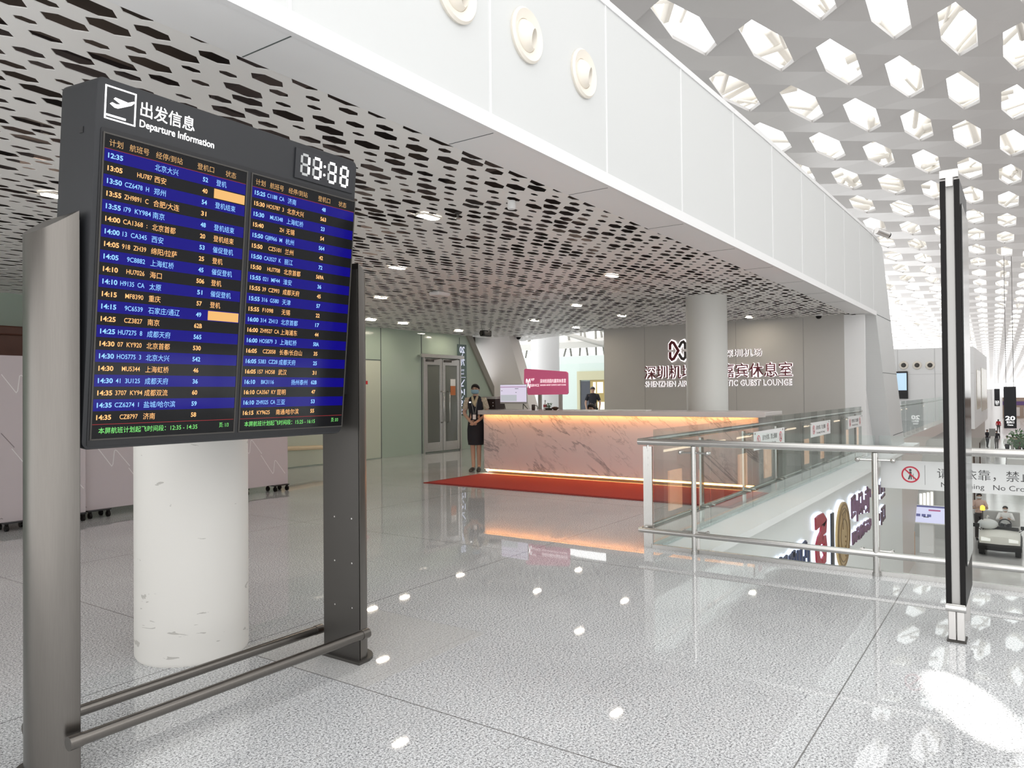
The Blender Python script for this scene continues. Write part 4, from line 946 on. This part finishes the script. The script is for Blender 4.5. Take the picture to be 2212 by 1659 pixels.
mb = MB(); mb.face([kf(.15, .68, .004), kf(.5, .68, .004), kf(.5, .76, .004), kf(.15, .76, .004)]); mb.build('page_banner', mat('kiosk_plum', (.05, .01, .03), .3, emit=(.40, .08, .20), es=1), s1)
MB().box(.05, -.06, 1.10, .07, .1, 1.22).build('printer_slot', M_BLACK, kk)
ob = thing('orange_bin', 'orange panel standing at the end of the void wall on the lower level', 'stand', (26.9, 3.02, -4)); MB().box(0, 0, .0, .35, .30, .9).build('body', mat('orange_panel', (.62, .33, .16), .4), ob, bevel=.01); MB().box(-.004, .04, .5, 0, .26, .85).build('label_panel', M_PWHITE, ob)

def gate_sign(x, y, w_, z0, z1, num, lab, roof):
    t = thing('gate_sign', lab, 'gate sign', (x, y, z0)); h = z1-z0
    MB().box(0, -w_/2, 0, .35, w_/2, h).build('panel', mat('sign_slate', (.012, .012, .018), .4), t)
    f = lambda a, b, c: (-.01, -a, b); k = w_/.54
    text_obj('gate_lettering', [(num, 0, .42*k, .30*k, .42*k, 'c', .03), ('登机口', 0, .27*k, .12*k, .34*k, 'c', .02), ('Gate', 0, .14*k, .11*k, .25*k, 'c', .02)], f, M_LTR, t)
    mb = MB()
    for s_ in (-.3, .3): mb.tube([(.17, s_*w_, h), (.17, s_*w_, roof-z0)], .012, 6)
    build_each(mb, 'hanging_cable', M_DARKPOST, t)
gate_sign(48.1, .72, .56, -.65, 1.59, '20', 'black hanging gate 20 sign above the far concourse', 8.6)
gate_sign(113, 3.05, .58, -.75, 1.45, '22', 'small distant black gate 22 sign far down the concourse', 6.6)
ts = thing('wall_screen', 'blue screen on the wall of the far white block', 'screen', (39.9, 4.83, 1.05)); MB().box(0, -.2, 0, .08, .5, 1.30).build('casing', M_BLACK, ts); MB().box(-.01, -.15, .40, 0, .5, 1.22).build('picture', mat('screen_sky', (.2, .3, .4), .3, emit=(.45, .60, .72), es=1), ts)
ve = thing('wall_vent', 'small grey slotted vent on the far white block', 'vent', (39.97, 4.86, 2.28)); MB().box(0, -.2, 0, .03, .2, .10).build('frame', M_GREYP, ve); MB().box(-.005, -.18, .03, 0, .18, .05).build('slot', M_SEAM, ve)
pt = thing('potted_tree', 'green leafy tree in a white planter beside the far concourse', 'plant', (62, .42, -4)); MB().box(-.5, -.5, 0, .5, .5, .7).build('planter', M_PWHITE, pt, bevel=.03)
MB().tube([(0, 0, .6), (.03, .02, 1.3), (-.05, 0, 2.0)], [.05, .04, .02], 8).build('trunk', M_WOOD, pt); mb = MB(); rr = random.Random(3)
for k in range(260):
    a, b = rr.uniform(0, 2*PI), rr.uniform(-1, 1); r = .75*rr.random()**.4; c = Vector((r*math.cos(a)*math.sqrt(1-b*b), r*math.sin(a)*math.sqrt(1-b*b), 2.0+.9*r*b)); d = Vector((rr.uniform(-1, 1), rr.uniform(-1, 1), rr.uniform(-.6, .6))).normalized()*.13; e = d.orthogonal().normalized()*.05
    mb.face([c-d, c+e, c+d, c-e])
mb.build('crown', mat('tree_green', (.06, .16, .05), .5), pt)
wd_ = thing('info_desk', 'white bench like desk in front of the potted tree', 'desk', (58, .75, -4)); MB().box(0, -.7, .1, .8, .35, .95).build('body', M_PWHITE, wd_, bevel=.05); MB().box(.05, -.65, 0, .75, .3, .1).build('plinth', M_DGREY, wd_)
td = thing('info_totem', 'grey slanted information stand on the far concourse floor', 'stand', (66, 2.12, -4)); MB().box(0, -.12, 0, .15, .12, 1.95).build('pillar', M_ALU, td); MB().prism([(-.05, -.2, 1.95), (.2, -.2, 1.95), (.2, -.2, 2.5), (.1, -.2, 2.5)], (0, .4, 0)).build('head', mat('totem_grey', (.25, .25, .24), .4), td)

# buggy
by = thing('airport_buggy', 'white electric passenger buggy with black bumper on the lower level', 'buggy', (29.0, .78, -4))
mb = MB(); P = [(-.06, .40), (-.02, .66), (.20, .74), (.75, .80), (.75, .40)]
mb.rings([[(x+abs(t)*.10*(x < .3), t*.56, z-(.05*t*t if z > .6 else 0)) for x, z in P] for t in (-1, -.8, -.4, 0, .4, .8, 1)]); mb.build('body', mat('buggy_cream', (.78, .76, .70), .25), by, smooth=40)
mb = MB(); mb.rings([[(x+abs(t)*.12, t*.60, z) for x, z in ((-.16, .22), (-.18, .36), (-.06, .42), (.9, .40), (.9, .22))] for t in (-1, -.7, 0, .7, 1)]); mb.build('bumper', M_GASK, by, smooth=35)
for y in (-.38, .38):
    hl = MB(); hl.prism([(-.03, y-.13, .50), (-.03, y+.13, .50), (.0, y+.13, .62), (.0, y-.13, .58)], (.06, 0, 0)); hl.build('headlight', mat('headlight', (.85, .85, .82), .1, emit=(1, .97, .9), es=.3), by)
for x, y in ((.25, -.50), (.25, .50), (2.0, -.52), (2.0, .52)):
    wh = MB(); wh.lathe([(.12, -.09), (.21, -.08), (.22, 0), (.21, .08), (.12, .09)], (x, y, .22), '-y', 24); wo = wh.build('wheel', M_GASK, by, smooth=40); MB().cyl((x, y-.092, .22), (x, y+.092, .22), .10, n=16).build('hub', M_ALU, wo)
MB().box(.75, -.58, .30, 2.5, .58, .44).build('floor_pan', M_DARKPOST, by)
MB().box(1.35, -.55, .44, 1.85, .55, .78).build('seat', M_GREYP, by, bevel=.04); MB().box(1.8, -.55, .75, 1.92, .55, 1.25).build('seat_back', M_GREYP, by, bevel=.04)
mb = MB(); mb.rings([[(.92+.05*math.sin(a)*0+.09*math.sin(a)+.0+.018*math.cos(b)*math.sin(a), -.14+(.17+.018*math.cos(b))*math.cos(a), .95+(.15+.018*math.cos(b))*math.sin(a)) for b in [k*PI/3 for k in range(6)]] for a in [k*PI/10 for k in range(20)]], closed=True)
mb.tube([(.70, -.14, .76), (.92, -.14, .95)], .025, 8); mb.build('steering_wheel', M_BLACK, by)
MB().box(.70, -.52, .78, .80, .50, .88).build('dashboard', M_GASK, by, bevel=.02)
for y in (-.66, .66):
    mi = MB(); mi.tube([(.55, y*.8, .76), (.50, y, .88)], .012, 6); mi.box(.47, y-.09, .86, .52, y+.09, .98); mi.build('side_mirror', M_BLACK, by)
mb = MB(); mb.tube([(.66, .48, .74), (.66, .48, 1.40)], .015, 8); bo = mb.build('beacon_pole', M_DARKPOST, by); MB().lathe([(.06, 1.40), (.075, 1.42), (.07, 1.53), (.03, 1.57)], (.66, .48, 0), n=14).build('amber_beacon', mat('amber_lamp', (1, .5, .1), .3, emit=(1, .45, .05), es=2.0), bo)
bgd = thing('plastic_bag', 'large pale plastic sack lying on the front of the buggy beside the driver', 'sack', (29.72, 1.12, -3.21))
mb = MB(); mb.ellip((0, 0, .16), .22, .30, .17, 14, 9); mb.build('sack_body', mat('sack_white', (.70, .72, .72), .4), bgd, smooth=True); mb = MB(); mb.tube([(0, 0, .3), (.02, .02, .38), (.05, -.02, .42)], [.03, .02, .045], 8); mb.build('tied_neck', mat('sack_white', (.7, .72, .72)), bgd, smooth=True)

# ================================================================== people
def skin_mesh(V, E, Rd, root, sub):
    me = bpy.data.meshes.new('sk'); me.from_pydata(V, E, []); o = bpy.data.objects.new('sk', me); COL.objects.link(o)
    m = o.modifiers.new('skin', 'SKIN'); m.use_smooth_shade = True
    sv = me.skin_vertices[0].data
    for i, r in enumerate(Rd): sv[i].radius = (r, r); sv[i].use_root = (i == root)
    s_ = o.modifiers.new('sub', 'SUBSURF'); s_.levels = sub; s_.render_levels = sub
    bpy.context.view_layer.update()
    out = bpy.data.meshes.new_from_object(o.evaluated_get(bpy.context.evaluated_depsgraph_get()))
    bpy.data.objects.remove(o); bpy.data.meshes.remove(me); return out
def person(label, loc, rz, H=1.7, pose=None, skin=M_SKIN, top=None, top_mat=None, sleeve='short', sleeve_mat=None, legs='trousers', leg_mat=None, hair='short', mask=None, fine=1, shoe=M_GASK, group=None, name='person'):
    k = H/1.7
    J = dict(pel=(0, 0, .95), sp=(0, 0, 1.10), ch=(0, .005, 1.28), nk=(0, .012, 1.425), h0=(0, .0, 1.485), h1=(0, -.012, 1.56), h2=(0, .0, 1.635))
    for s_, c in ((-1, 'r'), (1, 'l')):
        J.update({'sh'+c: (s_*.16, .01, 1.375), 'el'+c: (s_*.225, .03, 1.11), 'wr'+c: (s_*.215, -.06, .875), 'hp'+c: (s_*.085, 0, .90), 'kn'+c: (s_*.09, -.015, .50), 'an'+c: (s_*.09, .02, .085), 'to'+c: (s_*.105, -.12, .03)})
    J.update(pose or {})
    J = {a: Vector(b) for a, b in J.items()}
    R0 = dict(pel=.105, sp=.10, ch=.115, nk=.050, h0=.052, h1=.077, h2=.052, sh=.052, el=.038, wr=.026, hp=.082, kn=.052, an=.036, to=.030)
    V, E, Rd, ix = [], [], [], {}
    def add(n, p, r, par=None):
        ix[n] = len(V); V.append(p*k); Rd.append(r*k)
        if par: E.append((ix[par], ix[n]))
    add('pel', J['pel'], R0['pel'])
    for a, b in (('sp', 'pel'), ('ch', 'sp'), ('nk', 'ch'), ('h0', 'nk'), ('h1', 'h0'), ('h2', 'h1')): add(a, J[a], R0[a], b)
    for c in 'rl':
        for a, b in (('sh', 'ch'), ('el', 'sh'), ('wr', 'el'), ('hp', 'pel'), ('kn', 'hp'), ('an', 'kn'), ('to', 'an')): add(a+c, J[a+c], R0[a], b if b in ix else b+c)
        d = (J['wr'+c]-J['el'+c]).normalized(); d = J.get('hd'+c, d); d = d.normalized(); s_ = -1 if c == 'r' else 1
        lat = d.cross(Vector((s_, 0, 0.001))); lat = (lat if lat.length > .2 else Vector((0, 1, 0))).normalized()
        inn = d.cross(lat).normalized(); inn = inn if inn.x*s_ < 0 else -inn
        add('pm'+c, J['wr'+c]+d*.055, .026, 'wr'+c); add('kc'+c, J['wr'+c]+d*.085, .024, 'pm'+c)
        if fine:
            for q, (o_, ln) in enumerate(((-.03, .062), (-.010, .075), (.011, .070), (.031, .055))):
                b0 = J['wr'+c]+d*.090+lat*o_
                add('f%d' % q+c, b0, .0095, 'kc'+c); add('g%d' % q+c, b0+d*ln*.55+inn*.012, .0085, 'f%d' % q+c); add('e%d' % q+c, b0+d*ln*.9+inn*.035, .007, 'g%d' % q+c)
            t0 = J['wr'+c]+d*.035-lat*.03+inn*.006
            add('t0'+c, t0, .012, 'pm'+c); add('t1'+c, t0+d*.035-lat*.022+inn*.015, .0095, 't0'+c); add('t2'+c, t0+d*.06-lat*.018+inn*.028, .008, 't1'+c)
    me = skin_mesh(V, E, Rd, 0, 2 if fine > 1 else 1)
    root = thing(name, label, 'person', loc, rz, group)
    bm = bmesh.new(); bm.from_mesh(me)
    hc = (J['h1']+Vector((0, -.0, .01)))*k; up = (J['h2']-J['h0']).normalized(); fw = Vector((0, -1, 0)); fw = (fw-up*fw.dot(up)).normalized(); rt = fw.cross(up)
    at_ = lambda x, f, u: hc+(rt*x+fw*f+up*u)*k
    def blob(c, r, sx=1, sy=1, sz=1): bmesh.ops.create_uvsphere(bm, u_segments=8, v_segments=6, radius=r*k, matrix=Matrix.Translation(c) @ Matrix.Diagonal((sx, sy, sz, 1)))
    blob(at_(0, .076, -.012), .014, .8, 1.1, 1.5)
    for s_ in (-1, 1): blob(at_(s_*.074, 0, -.01), .02, .5, .8, 1.3)
    bm.to_mesh(me); bm.free(); me.materials.clear(); me.materials.append(skin)
    me.polygons.foreach_set('use_smooth', [True]*len(me.polygons)); me.name = 'body'
    bo = bpy.data.objects.new('body', me); COL.objects.link(bo); bo.parent = root
    S = lambda p: tuple(p*k)
    def el(z, rx, ry, y=0., n=20, x=0.): return [(k*(x+rx*math.cos(2*PI*q/n)), k*(y+ry*math.sin(2*PI*q/n)), k*z) for q in range(n)]
    ox, oy, oz = J['pel']; dz = oz-.95
    ln = lambda z: ((J['ch'].x-ox)*(z-.95)/.33+ox, (J['ch'].y-oy)*(z-.95)/.33+oy)
    def torso(zs): 
        out = []
        for z, rx, ry in zs: x, y = ln(z); out.append(el(z+dz, rx, ry, y, 20, x))
        return out
    TZ = [(.90, .150, .105), (1.0, .142, .10), (1.10, .130, .097), (1.20, .142, .105), (1.30, .160, .108), (1.38, .155, .085), (1.425, .105, .068), (1.445, .066, .060)]
    if legs == 'skirt':
        MB().rings([el(.51, .150, .125), el(.62, .165, .135), el(.80, .168, .128), el(.92, .155, .112), el(1.0, .140, .10), el(1.04, .128, .092)]).build('skirt', leg_mat, root, smooth=50)
    elif legs == 'trousers':
        for c in 'rl':
            MB().tube([S(J['hp'+c]+Vector((0, 0, .03))), S(J['hp'+c]*.6+J['kn'+c]*.4), S(J['kn'+c]), S(J['kn'+c]*.5+J['an'+c]*.5), S(J['an'+c])], [.098*k, .088*k, .066*k, .060*k, .056*k], 14).build('trouser_leg', leg_mat, root, smooth=50)
        MB().rings(torso([(.84, .148, .11), (.90, .158, .118), (.98, .148, .108)])).build('trouser_top', leg_mat, root, smooth=50)
    MB().rings(torso(TZ)).build(top or 'shirt', top_mat, root, smooth=50)
    for c in 'rl':
        a, b, d = J['sh'+c], J['el'+c], J['wr'+c]; ins = a+(J['ch']+Vector((0, 0, .09))-a)*.30
        pts, rad = ([ins, a, a*.62+b*.38, a*.32+b*.68], [.050, .062, .058, .060]) if sleeve == 'short' else ([ins, a, a*.5+b*.5, b, b*.5+d*.5, d*.97+b*.03], [.050, .062, .056, .050, .044, .038])
        MB().tube([S(p) for p in pts], [r*k for r in rad], 12).build('sleeve', sleeve_mat or top_mat, root, smooth=50)
        f0, f1 = J['an'+c], J['to'+c]
        MB().tube([S(f0+Vector((0, .045, -.05))), S(f0+Vector((0, .02, -.042))), S(f0*.5+f1*.5+Vector((0, 0, -.01))), S(f1+Vector((0, -.03, -.002))), S(f1+Vector((0, -.055, -.006)))], [x*k for x in (.026, .036, .042, .036, .016)], 12).build('shoe', shoe, root, smooth=50)
    # hair, eyes, brows, mouth or mask
    hm = MB(); rg = []
    for q in range(9):
        t = -.25+(PI/2+.25)*q/8; cr = max(math.cos(t), .03); ring = []
        for g in range(18):
            a = 2*PI*g/18; f_ = math.cos(a)
            lift = max(0, f_)*.082*(1-q/8)**1.5
            ring.append(at_(.086*cr*math.sin(a), -.012+.094*cr*f_-(.012 if f_ > .5 else 0)*(1-q/8), .012+.092*math.sin(t)+lift))
        rg.append(ring)
    hm.rings(rg)
    if hair == 'bun': hm.ellip(at_(0, -.105, .03), .04*k, .035*k, .04*k)
    if hair == 'long': hm.rings([[at_(.075*math.cos(a), -.055+.04*math.sin(a), z) for a in [2*PI*g/12 for g in range(12)]] for z in (-.16, -.08, .0, .04)])
    hm.build('hair', M_HAIR, root, smooth=60)
    em = MB()
    for s_ in (-1, 1): em.ellip(at_(s_*.031, .073, .010), .012*k, .006*k, .006*k, 8, 5)
    build_each(em, 'eye', M_EYE, root)
    em = MB()
    for s_ in (-1, 1): em.tube([at_(s_*.016, .079, .028), at_(s_*.032, .078, .034), at_(s_*.046, .070, .029)], .004*k, 5)
    build_each(em, 'eyebrow', M_HAIR, root)
    if mask:
        mm = MB(); mm.rings([[at_(.080*math.sin(a)*w_, .012+(.083*math.cos(a)*(1+.10*(1-abs(a))))*d_, z) for a in [-1.25+2.5*g/10 for g in range(11)]] for z, w_, d_ in ((-.085, .72, .72), (-.072, .88, .98), (-.045, .98, 1.05), (-.018, .99, 1.10), (-.008, .99, 1.06))], cap=False)
        o = mm.build('face_mask', mask, root, smooth=50); sd_ = o.modifiers.new('solid', 'SOLIDIFY'); sd_.thickness = .003; sd_.offset = 1
    else: MB().tube([at_(-.022, .067, -.048), at_(0, .074, -.049), at_(.022, .067, -.048)], .0055*k, 6).build('mouth', mat('lips', (.38, .15, .13), .5), root)
    return root, J, k, at_

M_BLOUSE = mat('patterned_blouse', (.46, .40, .30), .8, noise=.85, nscale=55)
wm, J, k, at_ = person('masked woman attendant in a black vest and skirt standing beside the marble counter', (11.36, 8.69, 0), math.radians(-66), 1.70,
    dict(elr=(-.235, .02, 1.11), ell=(.235, .02, 1.11), wrr=(-.075, -.165, .965), wrl=(.075, -.165, .965), hdr=Vector((.75, -.35, -.45)), hdl=Vector((-.75, -.35, -.5)), anl=(.055, .02, .085), anr=(-.055, .02, .085), tol=(.075, -.12, .03), tor=(-.075, -.12, .03), knl=(.06, -.01, .5), knr=(-.06, -.01, .5)),
    top='vest', top_mat=M_NAVY, sleeve_mat=M_BLOUSE, legs='skirt', leg_mat=M_NAVY, hair='bun', mask=M_MASK, fine=2, shoe=M_DARKPOST)
mb = MB(); mb.tube([(-.05, -.06, 1.435), (-.035, -.085, 1.38), (-.008, -.112, 1.30), (.0, -.118, 1.26)], [.022, .026, .024, .012], 8); mb.tube([(.05, -.06, 1.435), (.035, -.085, 1.38), (.012, -.112, 1.30), (.016, -.118, 1.24)], [.022, .026, .024, .012], 8); mb.tube([(-.06, .02, 1.425), (0, .06, 1.43), (.06, .02, 1.425)], .02, 8)
mb.build('scarf', mat('scarf_print', (.50, .42, .27), .7, noise=.8, nscale=70), wm, smooth=True)
mb = MB(); mb.tube([(-.055, -.055, 1.43), (-.045, -.113, 1.28), (-.012, -.112, 1.10)], .004, 5); mb.tube([(.055, -.055, 1.43), (.045, -.113, 1.28), (.012, -.112, 1.10)], .004, 5); mb.build('lanyard', M_GREYP, wm)
MB().box(-.030, -.122, 1.0, .030, -.114, 1.09).build('badge', M_PWHITE, wm)
mb = MB(); mb.ellip((-.085, -.105, 1.325), .022, .008, .014, 8, 5); mb.build('name_pin', M_LTR, wm)

person('man in a black polo shirt with bowed head near the cream doorway', (23.0, 12.45, 0), math.radians(-60), 1.72, dict(h1=(0, -.04, 1.555), h2=(0, -.065, 1.63), elr=(-.25, .03, 1.11), ell=(.25, .03, 1.11)), top_mat=M_NAVY, leg_mat=M_NAVY)
seat_pose = dict(pel=(0, 0, .55), sp=(0, 0, .70), ch=(0, -.02, .88), nk=(0, -.02, 1.025), h0=(0, -.03, 1.085), h1=(0, -.045, 1.16), h2=(0, -.035, 1.235), hpr=(-.085, -.03, .53), hpl=(.085, -.03, .53), knr=(-.10, -.42, .52), knl=(.10, -.42, .52), anr=(-.10, -.42, .10), anl=(.10, -.42, .10), tor=(-.11, -.56, .04), tol=(.11, -.56, .04),
    shr=(-.16, -.01, .975), shl=(.16, -.01, .975), elr=(-.23, -.10, .74), ell=(.23, -.10, .74), wrr=(-.16, -.32, .72), wrl=(.16, -.32, .72))
q = PX(1280, 876, 12.75)
person('seated staff member whose dark hair shows just above the counter top', (12.75, q.y, 0), math.radians(-90), 1.70, seat_pose, top_mat=M_NAVY, leg_mat=M_NAVY)
ch_ = thing('office_chair', 'low dark swivel chair behind the counter under the seated staff member', 'chair', (12.78, q.y, 0))
MB().box(-.22, -.22, .40, .22, .22, .455).build('seat', M_GASK, ch_, bevel=.02); MB().box(.20, -.2, .55, .25, .2, .95).build('backrest', M_GASK, ch_, bevel=.02); mb = MB(); mb.tube([(.22, 0, .42), (.24, 0, .7)], .02, 8); mb.tube([(0, 0, .03), (0, 0, .42)], .03, 10); mb.build('column', M_STEEL, ch_)
mb = MB()
for a in range(5): mb.tube([(0, 0, .07), (.26*math.cos(a*1.257), .26*math.sin(a*1.257), .03)], .02, 8)
mb.build('star_base', M_GASK, ch_)

drv = {a: (b[0], b[1], b[2]+.0) for a, b in seat_pose.items()}
drv.update(elr=(-.24, -.16, .80), ell=(.24, -.16, .80), wrr=(-.15, -.40, .86), wrl=(.15, -.40, .86), anr=(-.10, -.55, .18), anl=(.10, -.55, .18), tor=(-.11, -.68, .16), tol=(.11, -.68, .16))
person('masked driver in a white shirt seated behind the buggy steering wheel', (30.52, .64, -3.72), math.radians(-90), 1.62, drv, top_mat=M_PWHITE, sleeve='long', leg_mat=M_NAVY, mask=M_PWHITE)
M_BLUSH = mat('blush_shirt', (.72, .52, .45), .8)
person('masked attendant in a pale peach uniform standing behind the buggy', (32.0, 1.46, -4), math.radians(-75), 1.72, dict(elr=(-.25, -.02, 1.12), wrr=(-.12, -.22, 1.18), ell=(.25, -.02, 1.12), wrl=(.12, -.22, 1.16)), top_mat=M_BLUSH, leg_mat=M_DGREY, mask=M_PWHITE)
far = [((2133, 967), 'walker in a dark jacket beside the grey information stand', M_NAVY, M_NAVY, -60, 'short'), ((2153, 970), 'walker in black clothes with pale shirt front on the bright far floor', mat('cloth_charcoal', (.03, .03, .035), .8), M_DGREY, 100, 'short'),
       ((2157, 935), 'distant walker in a red top beyond the figure in black', mat('cloth_red', (.50, .02, .03), .8), M_DGREY, 80, 'long'), ((2136, 912), 'distant walker in an orange brown skirt and white top', M_PWHITE, mat('cloth_rust', (.40, .13, .08), .8), 90, 'long'),
       ((2176, 985), 'traveller in a white shirt under the hanging gate 20 sign', M_PWHITE, M_NAVY, -70, 'short'), ((2188, 980), 'traveller in beige coat right of the hanging gate 20 sign', mat('cloth_beige', (.50, .40, .33), .8), M_GREYP, 110, 'long'),
       ((2197, 990), 'traveller in a dark grey coat near the white desk', mat('cloth_grey', (.10, .10, .11), .8), M_NAVY, -40, 'short'), ((2207, 985), 'traveller in a brown jacket at the edge of the concourse', mat('cloth_brown', (.20, .12, .09), .8), M_NAVY, 60, 'short')]
for (px, py), lab, tm, lm, a, hr in far:
    q = G(px, py, -4); q.z = -4
    st = math.radians(a); person(lab, q, st, 1.68+.04*random.random(), dict(knr=(-.09, -.12, .52), anr=(-.09, -.10, .10), tor=(-.10, -.25, .06), anl=(.09, .18, .10), tol=(.10, .05, .05), knl=(.09, .04, .50)), top_mat=tm, sleeve='long', leg_mat=lm, hair=hr, fine=0)
